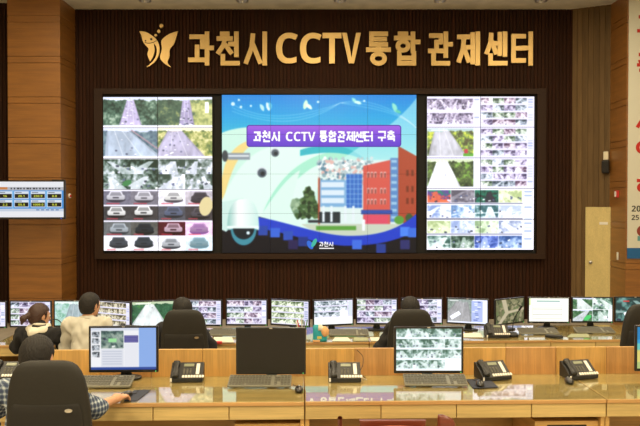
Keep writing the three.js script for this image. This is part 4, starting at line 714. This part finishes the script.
function mat(label, pts, m) {
  const p = pts.map(([x, y]) => onPlane(x, y, FY)), c = p.reduce((a, q) => a.add(q), V(0, 0, 0)).multiplyScalar(1 / p.length), s = new THREE.Shape(p.map((q) => new THREE.Vector2(q.x - c.x, -(q.z - c.z))));
  const g = new THREE.ExtrudeGeometry(s, { depth: 0.003, bevelEnabled: false }); g.rotateX(-Math.PI / 2);
  return single('mouse_pad', g, m, label, 'mouse pad', V(c.x, FY + 0.0006, c.z), null, 'mouse pads');
}
mat('dark blue mouse pad under the mouse beside the turned telephone', [[466, 379.5], [489, 379], [498.5, 387.5], [473, 388.5]], M.pad);
mat('dark mouse pad under the hand of the man in the checked shirt', [[124, 401.5], [134, 390.5], [151, 390], [137, 401]], M.pad);
// things on the rear desk
function sheet(name, label, cat, pts, m, y = BY, th = 0.002, group) {
  const p = pts.map(([x, q]) => onPlane(x, q, y)), c = p.reduce((a, q) => a.add(q), V(0, 0, 0)).multiplyScalar(1 / p.length), s = new THREE.Shape(p.map((q) => new THREE.Vector2(q.x - c.x, -(q.z - c.z))));
  const g = new THREE.ExtrudeGeometry(s, { depth: th, bevelEnabled: false }); g.rotateX(-Math.PI / 2);
  return single(name, g, m, label, cat, V(c.x, y + 0.0006, c.z), null, group);
}
sheet('paper_sheet', 'white papers on the rear desk right of the first black chair', 'paper', [[213, 343], [214, 338], [232, 338], [234, 343]], M.paper, BY, 0.012, 'papers on the rear desks');
sheet('paper_sheet', 'white paper on the rear desk right of the teal bag', 'paper', [[332, 341.5], [335, 337.8], [348, 337.8], [351, 341.5]], M.paper, BY, 0.006, 'papers on the rear desks');
sheet('paper_sheet', 'white paper at the elbow of the middle seated person', 'paper', [[371, 341], [370, 337.6], [382, 337.6], [384, 341.5]], M.paper, BY, 0.004, 'papers on the rear desks');
sheet('desk_mat', 'olive desk mat between two white papers on the rear desk', 'mat', [[353, 341], [354, 337.6], [367, 337.6], [369, 341]], M.greenMat, BY, 0.003, 'desk mats');
sheet('desk_mat', 'pale olive desk mat below the four road pictures', 'mat', [[567, 337.5], [571, 334], [588, 334], [590, 337.5]], M.greenMat, BY, 0.003, 'desk mats');
sheet('paper_sheet', 'pale papers stacked beside the rear telephone', 'paper', [[462, 337.5], [463, 333.5], [480, 333], [483, 337.5]], M.paper, BY, 0.003, 'papers on the rear desks');
sheet('desk_tag', 'small red tag on the front edge of the rear desk', 'tag', [[214, 344.0], [214, 342.9], [222, 342.9], [222, 344.0]], M.red, BY, 0.02, 'edge tags');
sheet('desk_tag', 'small orange tag on the rear desk edge under the teal bag', 'tag', [[313, 342.2], [313, 341.4], [320, 341.4], [320, 342.2]], M.peach, BY, 0.02, 'edge tags');
{
  const c = thing('pen_cup', 'pen cup with a red and a green pen between two rear monitors', 'pen cup', spotB(303, 338), 0);
  part('cup', new THREE.LatheGeometry([[0, 0], [.036, 0], [.039, .006], [.041, .10], [.038, .10], [.036, .008], [0, .008]].map((q) => new THREE.Vector2(...q)), 24), std({ color: lin(.45, .32, .14), roughness: .5 }), c);
  const pens = [[-.02, .0, -.25, M.red, .20], [.022, .0, .16, std({ color: lin(.08, .28, .06), roughness: .4 }), .20], [-.005, -.012, -.06, M.white, .21], [.008, .012, .06, M.steel, .18], [-.024, .008, -.34, M.cream, .19]];
  for (const [x, z, a, m, h] of pens) part('pen', moved(new THREE.CylinderGeometry(.0065, .0065, h, 10), 0, h / 2, 0), m, c, [x * .8, .012, z], [0, 0, -a]);
  const b = thing('teal_bag', 'teal paper bag holding a peach and cream bundle on the rear desk', 'bag', spotB(320, 341), 0.1);
  part('bag', loft([{ y: 0, w: .15, d: .07 }, { y: .02, w: .16, d: .08 }, { y: .10, w: .155, d: .08, e: 4 }, { y: .15, w: .12, d: .06, x: -.02, e: 4 }, { y: .18, w: .07, d: .05, x: -.035 }], 28, 4), M.teal, b);
  part('bundle', loft([{ y: .055, w: .03, d: .03, x: .05, z: .03 }, { y: .08, w: .085, d: .07, x: .055, z: .025 }, { y: .12, w: .10, d: .08, x: .05, z: .02 }, { y: .15, w: .08, d: .07, x: .045, z: .015 }, { y: .165, w: .03, d: .03, x: .04, z: .01 }], 24, 2.1), M.peach, b);
  part('tissue', loft([{ y: .125, w: .09, d: .06, x: .01, z: .02 }, { y: .155, w: .075, d: .055, x: .01, z: .018 }, { y: .185, w: .04, d: .04, x: -.005, z: .01 }], 9, 2), M.paper, b);
  part('label', rbox(.05, .03, .002, .0008), std({ color: lin(.6, .55, .12), roughness: .6 }), b, [-.01, .045, .0405]);
  const m = thing('gooseneck_microphone', 'black bent neck microphone standing before the dim hillside monitor', 'microphone', spotB(513, 336), 0);
  part('base', loft([{ y: 0, w: .11, d: .13 }, { y: .025, w: .11, d: .13 }, { y: .04, w: .08, d: .09 }], 24, 3.5), M.black, m);
  part('neck', tube([[0, .035, 0], [.0, .12, -.01], [.025, .22, .0], [.065, .31, .03]], .005, 24, 8), M.black, m);
  part('capsule', tube([[.062, .303, .027], [.075, .33, .04], [.085, .35, .05]], .012, 8, 12), M.black, m);
  const d = thing('remote_handset', 'flat black handset on the rear desk below the white document page', 'handset', spotB(554, 337.5), 1.2);
  part('body', loft([{ y: 0, w: .06, d: .2 }, { y: .02, w: .062, d: .2 }, { y: .03, w: .045, d: .17 }], 24, 3), M.black, d); part('button_pad', rbox(.03, .004, .08, .0015), M.keyDark, d, [0, .031, .02]);
  const h = single('headset_cable', tube([at(46, 322, 7.9), at(52, 319.5, 7.95), at(58, 320, 8), at(62, 324, 8.02), V(at(63, 330, 8.2).x, BY + .004, -8.2)], .005, 30, 6), M.black, 'black curved cable rising beside the ponytailed woman', 'cable');
}

// ---------------------------------------------------------------- chairs
const backSections = [[.50, .36, .05], [.53, .41, .075], [.62, .455, .09], [.80, .465, .095], [.95, .445, .10], [1.05, .42, .105], [1.11, .395, .10], [1.155, .36, .09], [1.185, .32, .075], [1.203, .27, .055], [1.212, .20, .03]].map(([y, w, d]) => ({ y, w, d, z: 0.23 + (y - .5) * .10 }));
const backGeo = loft(backSections, 40, 3.2);
const shellGeo = loft([[.56, .30, .012], [.58, .36, .03], [.66, .395, .04], [.80, .40, .042], [.93, .385, .042], [.97, .37, .036], [.985, .34, .012]].map(([y, w, d]) => ({ y, w, d, z: 0.23 + (y - .5) * .10 + 0.040 })), 36, 4.5);
const seatGeo = loft([{ y: .40, w: .40, d: .40 }, { y: .42, w: .48, d: .47 }, { y: .46, w: .50, d: .49 }, { y: .49, w: .48, d: .47 }, { y: .50, w: .40, d: .40 }], 40, 3.5);
const spokeGeo = (() => { const g = loft([{ y: 0, w: .05, d: .045 }, { y: .26, w: .032, d: .025, z: -.012 }, { y: .285, w: .02, d: .015, z: -.012 }], 14, 3); g.rotateX(Math.PI / 2); return g; })();
const casterGeo = merge([moved(new THREE.CylinderGeometry(.027, .027, .018, 18), -.013, 0, 0, 0, 0, Math.PI / 2), moved(new THREE.CylinderGeometry(.027, .027, .018, 18), .013, 0, 0, 0, 0, Math.PI / 2), moved(new THREE.CylinderGeometry(.008, .008, .05, 10), 0, .03, 0)]);
function officeChair(label, x, z, floor, turn, lift = 0) {
  const o = thing('office_chair', label, 'chair', [x, floor, z], turn, 'tall black office chairs');
  const b = part('backrest', backGeo, M.leather, o, [0, lift, 0]);
  part('rear_cover', shellGeo, M.mesh, b);
  part('badge', moved(new THREE.CylinderGeometry(.0165, .0165, .006, 24), 0, 0, 0, Math.PI / 2).scale(1.25, .62, 1), M.silver, b, [.125, .950, .3375]);
  part('seat', seatGeo, M.leather, o, [0, Math.min(lift, .05) - .12, -.02]);
  part('back_bracket', tube([[0, .27, .0], [0, .28, .22], [0, .40, .285], [0, .62 + lift, .285]], .022, 20, 8), M.black, o, [0, 0, 0]);
  for (const s of [-1, 1]) { part('armrest', rbox(.06, .03, .25, .012, 2), M.black, o, [s * .285, .665 + lift, -.02]); part('arm_post', tube([[s * .20, .30, .02], [s * .285, .34, .02], [s * .288, .56, .01], [s * .285, .655, -.01]], .016, 16, 8), M.black, o, [0, lift, 0]); }
  part('gas_lift', new THREE.CylinderGeometry(.025, .03, .24, 18), M.steel, o, [0, .20, 0]);
  for (let k = 0; k < 5; k++) { const a = k * Math.PI * 2 / 5 + .3; part('spoke', spokeGeo, M.black, o, [0, .085, 0], [0, a, 0]); part('caster', casterGeo, M.matte, o, [Math.sin(a) * .275, .0275, Math.cos(a) * .275], [0, a, 0]); }
  return o;
}
const cx = (px, d) => at(px, 330, d).x;
officeChair('tall black office chair with the man in the checked shirt, nearest the lens', cx(46.5, 4.0), -4.28, PLATFORM, 0.03, 0);
officeChair('tall black office chair in the rear row right of the man in white', cx(183.5, 7.1), -7.38, 0, 0.03, 0.045);
officeChair('tall black office chair in the rear row behind the monitor of camera rows', cx(411.5, 7.1), -7.38, 0, -0.02, 0.05);
officeChair('tall empty black office chair half out of the picture before the teal strip monitor', cx(638, 6.6), -6.88, 0, 0.22, 0.17);
function stool(label, x, z) {
  const o = thing('swivel_stool', label, 'stool', [x, 0, z], 0, 'swivel stools in the rear row');
  part('seat', seatGeo, M.leather, o, [0, -.12, 0]); part('gas_lift', new THREE.CylinderGeometry(.025, .03, .22, 18), M.steel, o, [0, .19, 0]);
  for (let k = 0; k < 5; k++) { const a = k * Math.PI * 2 / 5 + .3; part('spoke', spokeGeo, M.black, o, [0, .085, 0], [0, a, 0]); part('caster', casterGeo, M.matte, o, [Math.sin(a) * .275, .0275, Math.cos(a) * .275], [0, a, 0]); }
}
stool('low black swivel stool under the ponytailed woman', cx(31, 7.42) - .05, -7.42);
stool('low black swivel stool under the man in the cream white shirt', cx(84, 7.40) + .03, -7.40);
{ // low wooden armchair whose top just shows along the bottom edge
  const d = 4.30, top = at(395, 421.3, d).y, c = thing('wooden_armchair', 'red-brown wooden armchair whose curved top shows below the middle desk', 'chair', [cx(393, d), PLATFORM, -d], 0), H = top - PLATFORM;
  const S = d / FOCAL, rail = new THREE.Shape(); rail.moveTo(-33 * S, 0); rail.lineTo(33 * S, 0); rail.lineTo(31 * S, -.10); rail.quadraticCurveTo(0, -.12, -31 * S, -.10); rail.closePath();
  part('top_rail', uvm(new THREE.ExtrudeGeometry(rail, { depth: .022, bevelEnabled: true, bevelSize: .003, bevelThickness: .003, bevelSegments: 2 })), M.redWood, c, [0, H, -.03]);
  part('back_cushion', loft([{ y: .44, w: .36, d: .05 }, { y: .50, w: .42, d: .08 }, { y: H - .10, w: .42, d: .08 }, { y: H - .035, w: .38, d: .07, x: .01 }, { y: H - .018, w: .30, d: .05, x: .012 }, { y: H - .0105, w: .12, d: .03, x: .012 }], 30, 2.6), M.redLeather, c, [0, 0, .06]);
  part('seat', loft([{ y: .36, w: .46, d: .42 }, { y: .38, w: .50, d: .46 }, { y: .43, w: .50, d: .46 }, { y: .45, w: .42, d: .4 }], 30, 4), M.redLeather, c, [0, 0, -.2]);
  part('arm', tube([[-53 * S, H + .012, -.03], [-53 * S, H - .02, -.05], [-52.5 * S, H - .10, -.10], [-52 * S, H - .16, -.3], [-52 * S, H - .2, -.42]], .014, 24, 10), M.redWood, c);
  part('arm', loft([{ y: -.2, w: .05, d: .04 }, { y: -.06, w: .10, d: .05 }, { y: -.02, w: .105, d: .05, x: .004 }, { y: .005, w: .09, d: .045, x: -.004 }, { y: .022, w: .055, d: .035, x: -.02 }, { y: .030, w: .03, d: .02, x: -.03 }], 24, 2.6), M.redWood, c, [54 * S, H, -.03]);
  for (const [x, z, h] of [[-.27, -.4, .5], [.27, -.4, .5], [-.29, .0, H - .12], [.29, .0, H - .12]]) part('leg', loft([{ y: 0, w: .03, d: .03 }, { y: h, w: .045, d: .04 }], 14, 4), M.redWood, c, [x, 0, z]);
}

// ---------------------------------------------------------------- people: distance fields meshed with surface nets
function nets(f, lo, hi, cell) {
  const n = [0, 1, 2].map((k) => Math.ceil((hi[k] - lo[k]) / cell) + 1), [nx, ny, nz] = n, F = new Float32Array(nx * ny * nz);
  for (let k = 0, i = 0; k < nz; k++) for (let j = 0; j < ny; j++) for (let q = 0; q < nx; q++, i++) F[i] = f(lo[0] + q * cell, lo[1] + j * cell, lo[2] + k * cell);
  const id = new Int32Array(nx * ny * nz).fill(-1), pos = [], idx = [], I = (a, b, c) => a + nx * (b + ny * c);
  for (let k = 0; k < nz - 1; k++) for (let j = 0; j < ny - 1; j++) for (let q = 0; q < nx - 1; q++) {
    let sx = 0, sy = 0, sz = 0, m = 0, neg = 0; const v = [];
    for (let c = 0; c < 8; c++) { v[c] = F[I(q + (c & 1), j + (c >> 1 & 1), k + (c >> 2))]; if (v[c] < 0) neg++; }
    if (neg === 0 || neg === 8) continue;
    for (let a = 0; a < 8; a++) for (const bit of [1, 2, 4]) { const b = a | bit; if (b === a || v[a] < 0 === v[b] < 0) continue; const t = v[a] / (v[a] - v[b]); sx += (a & 1) + (bit === 1 ? t : 0); sy += (a >> 1 & 1) + (bit === 2 ? t : 0); sz += (a >> 2) + (bit === 4 ? t : 0); m++; }
    id[I(q, j, k)] = pos.length / 3; pos.push(lo[0] + (q + sx / m) * cell, lo[1] + (j + sy / m) * cell, lo[2] + (k + sz / m) * cell);
  }
  const quad = (a, b, c, d, flip) => { if (a < 0 || b < 0 || c < 0 || d < 0) return; flip ? idx.push(a, c, b, a, d, c) : idx.push(a, b, c, a, c, d); };
  for (let k = 1; k < nz - 1; k++) for (let j = 1; j < ny - 1; j++) for (let q = 1; q < nx - 1; q++) {
    const s = F[I(q, j, k)] < 0;
    if (s !== F[I(q + 1, j, k)] < 0) quad(id[I(q, j - 1, k - 1)], id[I(q, j, k - 1)], id[I(q, j, k)], id[I(q, j - 1, k)], !s);
    if (s !== F[I(q, j + 1, k)] < 0) quad(id[I(q - 1, j, k - 1)], id[I(q - 1, j, k)], id[I(q, j, k)], id[I(q, j, k - 1)], !s);
    if (s !== F[I(q, j, k + 1)] < 0) quad(id[I(q - 1, j - 1, k)], id[I(q, j - 1, k)], id[I(q, j, k)], id[I(q - 1, j, k)], !s);
  }
  const g = new THREE.BufferGeometry(), nor = new Float32Array(pos.length), e = cell * .6, uv = new Float32Array(pos.length / 3 * 2);
  for (let i = 0; i < pos.length; i += 3) {
    const [x, y, z] = [pos[i], pos[i + 1], pos[i + 2]]; const a = f(x + e, y, z) - f(x - e, y, z), b = f(x, y + e, z) - f(x, y - e, z), c = f(x, y, z + e) - f(x, y, z - e), l = Math.hypot(a, b, c) || 1;
    nor[i] = a / l; nor[i + 1] = b / l; nor[i + 2] = c / l; uv[i / 3 * 2] = (x - z) * .9; uv[i / 3 * 2 + 1] = y;
  }
  g.setAttribute('position', new THREE.Float32BufferAttribute(pos, 3)); g.setAttribute('normal', new THREE.BufferAttribute(nor, 3)); g.setAttribute('uv', new THREE.BufferAttribute(uv, 2)); g.setIndex(idx);
  return g;
}
const smin = (a, b, k) => { const h = Math.max(k - Math.abs(a - b), 0) / k; return Math.min(a, b) - h * h * k * .25; };
function bone(a, b, ra, rb, sz = 1) {                      // tapered capsule, optionally flattened front to back
  const dx = b[0] - a[0], dy = b[1] - a[1], dz = (b[2] - a[2]) * sz, L2 = dx * dx + dy * dy + dz * dz || 1e-9;
  return (x, y, z) => { const px = x - a[0], py = y - a[1], pz = (z - a[2]) * sz, t = Math.min(1, Math.max(0, (px * dx + py * dy + pz * dz) / L2)); return (Math.hypot(px - dx * t, py - dy * t, pz - dz * t) - (ra + (rb - ra) * t)) / (1 + (sz - 1) * .4); };
}
const egg = (c, r) => (x, y, z) => { const a = (x - c[0]) / r[0], b = (y - c[1]) / r[1], d = (z - c[2]) / r[2], q = Math.hypot(a, b, d); return (q - 1) * Math.min(...r); };
const join = (list, k) => (x, y, z) => { let d = list[0](x, y, z); for (let i = 1; i < list.length; i++) d = smin(d, list[i](x, y, z), k); return d; };
const mixp = (a, b, t) => a.map((v, i) => v + (b[i] - v) * t);
function handField(wrist, f, s, grip) {                    // palm, four curled fingers, thumb; f forward, s towards the thumb side
  const up = V(...s).cross(V(...f)).normalize(), F = V(...f), S = V(...s), P = (a, b, c) => { const v = F.clone().multiplyScalar(a).addScaledVector(S, b).addScaledVector(up, c * (up.y < 0 ? -1 : 1)); return [wrist[0] + v.x, wrist[1] + v.y, wrist[2] + v.z]; };
  const list = [bone(P(0, 0, 0), P(.03, 0, .003), .026, .028), bone(P(.03, .012, .003), P(.088, .026, .004), .020, .015), bone(P(.03, -.01, .002), P(.085, -.022, .002), .020, .014)], fing = [];
  [[.030, .072, .0092], [.010, .080, .0096], [-.011, .074, .0092], [-.030, .058, .0080]].forEach(([b, len, r]) => { const k = P(.088 - Math.abs(b) * .2, b, .004), m = P(.088 + len * .45, b * 1.05, .006 - grip * .004), n = P(.088 + len * .78, b * 1.05, -.004 - grip * .014), e = P(.088 + len * .95, b * 1.05, -.012 - grip * .022); fing.push(join([bone(k, m, r * 1.1, r), bone(m, n, r, r * .92), bone(n, e, r * .92, r * .8)], .004)); });
  fing.push(join([bone(P(.022, .026, -.004), P(.055, .050, -.010), .014, .0115), bone(P(.055, .050, -.010), P(.088, .056, -.018 - grip * .006), .0112, .009)], .005));
  const palm = join(list, .02);
  return { f: (x, y, z) => { let d = palm(x, y, z); for (const g of fing) d = smin(d, g(x, y, z), .006); return d; }, lo: P(.085, 0, 0).map((v) => v - .125), hi: P(.085, 0, 0).map((v) => v + .125) };
}
function boundsOf(pts, pad) { const lo = [9, 9, 9], hi = [-9, -9, -9]; for (const p of pts) for (let k = 0; k < 3; k++) { lo[k] = Math.min(lo[k], p[k] - pad); hi[k] = Math.max(hi[k], p[k] + pad); } return [lo, hi]; }
function person(label, pos, o) {
  const { lean = .1, lateral = 0, sit = .46, tall = 0 } = o;
  const pel = [0, sit + .09, 0], waist = [lateral * .3, sit + .27, -lean * .35], chest = [lateral * .7, sit + .46 + tall, -lean * .8], neck = [lateral, sit + .595 + tall, -lean * 1.05], head = [lateral + (o.hx ?? 0), sit + .735 + tall + (o.hy ?? 0), -lean * 1.25 + (o.hz ?? -.02)];
  const sh = (s) => [lateral * .9 + s * .178, sit + .545 + tall + (o.shrug ?? 0), -lean];
  const arms = [[-1, o.leftElbow, o.leftWrist], [1, o.rightElbow, o.rightWrist]];
  const hip = (s) => [s * .09, sit + .075, -.03], knee = (s) => [s * .13, sit + .045, -.43], ankle = (s) => [s * .13, .09, -.44], toe = (s) => [s * .14, .035, -.58];
  // body, one skin
  const bodyList = [bone(pel, waist, .125, .115, 1.25), bone(waist, chest, .115, .130, 1.3), bone(sh(-1), sh(1), .06, .06), bone(chest, neck, .11, .052, 1.2), bone(neck, mixp(neck, head, .7), .052, .050)];
  for (const s of [-1, 1]) bodyList.push(bone(hip(s), knee(s), .078, .058), bone(knee(s), ankle(s), .054, .038), bone(ankle(s), toe(s), .036, .026));
  for (const [s, e, w] of arms) bodyList.push(bone(sh(s), e, .046, .039), bone(e, w, .038, .025));
  const pts = [pel, head, ...[-1, 1].flatMap((s) => [sh(s), knee(s), ankle(s), toe(s)]), ...arms.flatMap((a) => [a[1], a[2]])], [lo, hi] = boundsOf(pts, .16);
  const geos = [nets(join(bodyList, .035), lo, hi, .013)];
  // head
  const R = new THREE.Matrix4().makeRotationFromEuler(new THREE.Euler(o.pitch ?? 0, o.yaw ?? 0, 0, 'YXZ')).invert(), e = R.elements;
  const toHead = (fn) => (x, y, z) => { const a = x - head[0], b = y - head[1], c = z - head[2]; return fn(e[0] * a + e[4] * b + e[8] * c, e[1] * a + e[5] * b + e[9] * c, e[2] * a + e[6] * b + e[10] * c); };
  const skull = join([egg([0, .018, .006], [.080, .100, .098]), egg([0, -.045, -.028], [.060, .072, .068])], .03);
  const face = (x, y, z) => {
    let d = skull(x, y, z);
    d = smin(d, bone([0, .012, -.092], [0, -.024, -.112], .009, .0135)(x, y, z), .012);
    d = smin(d, bone([-.026, .030, -.086], [.026, .030, -.086], .010, .010)(x, y, z), .014);
    d = smin(d, bone([-.018, -.056, -.088], [.018, -.056, -.088], .008, .008)(x, y, z), .010);
    d = smin(d, egg([0, -.092, -.072], [.022, .018, .018])(x, y, z), .02);
    for (const s of [-1, 1]) { d = Math.max(d, -egg([s * .031, .012, -.100], [.016, .010, .012])(x, y, z)); d = smin(d, egg([s * .083, -.002, .004], [.010, .031, .019])(x, y, z), .008); }
    return d;
  };
  const hl = head.map((v) => v - .17), hh = head.map((v) => v + .17);
  geos.push(nets(toHead(face), hl, hh, .0048));
  for (const [s, el, w] of arms) { const f = V(...w).sub(V(...el)).normalize(); f.y = -.05; f.normalize(); const side = V(0, 1, 0).cross(f).normalize().multiplyScalar(s > 0 ? 1 : -1); const h = handField(w, f.toArray(), side.toArray(), o.grip ?? .4); geos.push(nets(h.f, h.lo, h.hi, .0042)); }
  const root = part(numbered('person'), merge(geos), M.skin, scene, pos, [0, o.turn ?? 0, 0]); root.userData = { label, category: 'person' };
  const eyes = []; for (const s of [-1, 1]) { const p = V(s * .031, .012, -.090).applyMatrix4(R.clone().invert()); eyes.push(moved(new THREE.SphereGeometry(.011, 12, 8), head[0] + p.x, head[1] + p.y, head[2] + p.z)); }
  part('eyes', merge(eyes), M.white, root);
  const iris = []; for (const s of [-1, 1]) { const p = V(s * .031, .012, -.0975).applyMatrix4(R.clone().invert()); iris.push(moved(new THREE.SphereGeometry(.0052, 10, 8), head[0] + p.x, head[1] + p.y, head[2] + p.z)); }
  part('irises', merge(iris), M.black, root);
  // hair
  const tuft = (x, y, z) => .0016 * Math.sin(x * 330 + Math.sin(y * 130) * 1.3) * Math.sin(z * 290 + y * 150);
  const cap = join([egg([0, .030, .012], [.097, .104, .110]), egg([0, -.02, .045], [.082, .085, .068])], .03);
  const hairF = (x, y, z) => { let d = cap(x, y, z) + tuft(x, y, z); const cut = Math.max(z + .038 - Math.max(0, y - .05) * 1.5, y - .062); d = Math.max(d, -cut); const nape = -(y + .085 - Math.max(0, -z) * .8); d = Math.max(d, nape); for (const s of [-1, 1]) d = Math.max(d, -egg([s * .09, -.02, -.004], [.03, .045, .026])(x, y, z)); if (o.tail) for (const t of o.tail) d = smin(d, t(x, y, z) + tuft(x, y, z) * 1.5, .015); return d; };
  part('hair', nets(toHead(hairF), hl.map((v) => v - .06), hh.map((v) => v + .06), .0052), o.hair ?? M.hair, root);
  // clothes
  const top = [bone(pel, waist, .142, .134, 1.22), bone(waist, chest, .134, .148, 1.25), bone(sh(-1), sh(1), .073, .073), bone(chest, mixp(neck, head, .02), .120, .062, 1.15)];
  const cut = o.sleeve ?? 1;                                // share of the forearm that the sleeve covers; negative: part of the upper arm
  for (const [s, el, w] of arms) { top.push(bone(sh(s), el, .066, .060)); if (cut > 0) top.push(bone(el, mixp(el, w, cut), .059, .050 - .008 * cut)); }
  let tf = join(top, .05); const t0 = tf;
  const fold = (x, y, z) => .0045 * Math.sin(y * 46 + x * 21 + Math.sin(x * 33 + z * 20) * 1.6) + .003 * Math.sin(x * 60 - y * 34 + z * 25);
  tf = (x, y, z) => { let d = t0(x, y, z) + fold(x, y, z); for (const [s, el, w] of arms) { const c = mixp(el, w, Math.max(cut, 0)), n = V(w[0] - el[0], w[1] - el[1], w[2] - el[2]).normalize(), h = (x - c[0]) * n.x + (y - c[1]) * n.y + (z - c[2]) * n.z; if (Math.hypot(x - c[0], y - c[1], z - c[2]) < .16) d = Math.max(d, h - .012); } return d; };
  part(o.topName ?? 'shirt', nets(tf, lo, hi, .0115), o.top, root);
  part('collar', moved(new THREE.TorusGeometry(.060, .014, 10, 28), neck[0], neck[1] + .012, neck[2], Math.PI / 2 - .25), o.collar ?? o.top, root);
  const legs = [bone(pel, [0, sit + .05, -.03], .138, .13, 1.1)]; for (const s of [-1, 1]) legs.push(bone(hip(s), knee(s), .094, .074), bone(knee(s), ankle(s), .068, .056));
  part('trousers', nets(join(legs, .04), lo, hi, .014), o.legs ?? M.pad, root);
  const shoes = []; for (const s of [-1, 1]) shoes.push(moved(loft([{ y: .0, w: .095, d: .26 }, { y: .02, w: .098, d: .265 }, { y: .055, w: .088, d: .22, z: .02 }, { y: .095, w: .08, d: .11, z: .07 }], 20, 2.6), s * .135, 0, -.50));
  shoes.forEach((g) => part('shoe', g, M.black, root));
  if (o.extra) o.extra(root, { head, neck, chest, sh });
  return root;
}
// checked cloth
const checks = (() => {
  const [cv, c] = canvas(128, 128); c.fillStyle = '#93a0aa'; c.fillRect(0, 0, 128, 128);
  for (const [p, w, k] of [[0, 34, 'rgba(34,46,74,.58)'], [64, 34, 'rgba(34,46,74,.58)'], [46, 6, 'rgba(225,230,232,.45)'], [110, 6, 'rgba(225,230,232,.45)']]) { c.fillStyle = k; c.fillRect(p, 0, w, 128); c.fillRect(0, p, 128, w); }
  const t = tex(cv); t.wrapS = t.wrapT = THREE.RepeatWrapping; t.repeat.set(15, 15); return std({ map: t, roughness: .9 });
})();
{
  const X = cx(37, 4.42), Z = -4.25, floor = PLATFORM, loc = (px, py, d) => { const p = at(px, py, d); return [p.x - X, p.y - floor, p.z - Z]; };
  const wr = onPlane(114, 399.5, FY + .045), w = [wr.x - X, wr.y - floor, wr.z - Z];
  person('man in a navy checked shirt seen from behind, hand on the mouse pad', [X, floor, Z], { lean: .15, hx: 0.0, hz: .01, tall: -.055, pitch: -.12, yaw: -.1, shrug: -.02, rightElbow: loc(95, 408, 4.58), rightWrist: w, leftElbow: [-.30, .80, -.26], leftWrist: [-.16, .80, -.47], sleeve: .28, top: checks, grip: .8 });
  const m = mouse('black mouse under the hand of the man in the checked shirt', onPlane(126, 396.5, FY + 0.0042), -0.5);
}
{
  const D = 7.42, X = cx(33.5, D);
  person('woman with a ponytail in a black jacket with a white hood', [X, 0, -D], { lean: .16, lateral: 0.0, hx: -.02, hy: -.045, tall: -.03, yaw: -.75, pitch: -.15, sit: .45, shrug: -.04, rightElbow: [.185, .79, -.33], rightWrist: [.10, .785, -.57], leftElbow: [-.27, .78, -.24], leftWrist: [-.15, .785, -.52], top: std({ color: lin(.012, .012, .014), roughness: .9 }), topName: 'jacket', collar: M.paper, hair: M.hairRed,
    tail: [egg([0, .0, .115], [.03, .03, .03]), bone([0, .0, .125], [.005, -.035, .175], .026, .032), bone([.005, -.035, .175], [.01, -.085, .185], .03, .012)],
    extra: (root, j) => part('hood', nets(join([bone([j.neck[0] - .085, j.neck[1] - .035, j.neck[2] + .03], [j.neck[0] - .03, j.neck[1] - .055, j.neck[2] + .10], .045, .050), bone([j.neck[0] - .03, j.neck[1] - .055, j.neck[2] + .10], [j.neck[0] + .06, j.neck[1] - .04, j.neck[2] + .075], .050, .042), bone([j.neck[0] - .085, j.neck[1] - .03, j.neck[2] + .03], [j.neck[0] - .06, j.neck[1] + .0, j.neck[2] - .05], .042, .03), bone([j.neck[0] + .06, j.neck[1] - .035, j.neck[2] + .07], [j.neck[0] + .08, j.neck[1] - .0, j.neck[2] - .02], .04, .03)], .03), j.neck.map((v) => v - .25), j.neck.map((v) => v + .25), .009), M.paper, root) });
}
{
  const D = 7.40, X = cx(84, D);
  person('man with short black hair in a cream white shirt', [X, 0, -D], { lean: .10, hx: .02, tall: .04, hy: .0, sit: .46, yaw: -.55, pitch: -.05, rightElbow: [.27, .80, -.24], rightWrist: [.2, .80, -.52], leftElbow: [-.25, .78, -.18], leftWrist: [-.15, .79, -.48], top: std({ color: lin(.58, .57, .50), roughness: .85 }), sleeve: .95 });
}
{
  const D = 7.38, X = cx(178.5, D);
  person('person in dark clothes leaning in the first rear black chair, face turned aside', [X, 0, -D], { lean: .12, hx: 0.0, tall: .0, sit: .45, yaw: .75, rightElbow: [.295, .80, -.20], rightWrist: [.17, .795, -.46], leftElbow: [-.26, .79, -.22], leftWrist: [-.15, .79, -.50], top: std({ color: lin(.014, .014, .018), roughness: .9 }), topName: 'jacket' });
}
{
  const D = 7.38, X = cx(412, D);
  person('person in dark clothes in the middle rear chair, only hair and elbow showing', [X, 0, -D], { lean: .12, hx: 0.0, tall: .01, sit: .45, yaw: .1, rightElbow: [.24, .80, -.22], rightWrist: [.15, .795, -.48], leftElbow: [-.315, .79, -.12], leftWrist: [-.19, .79, -.42], top: std({ color: lin(.016, .015, .015), roughness: .9 }), topName: 'jacket' });
}
renderer.render(scene, camera);
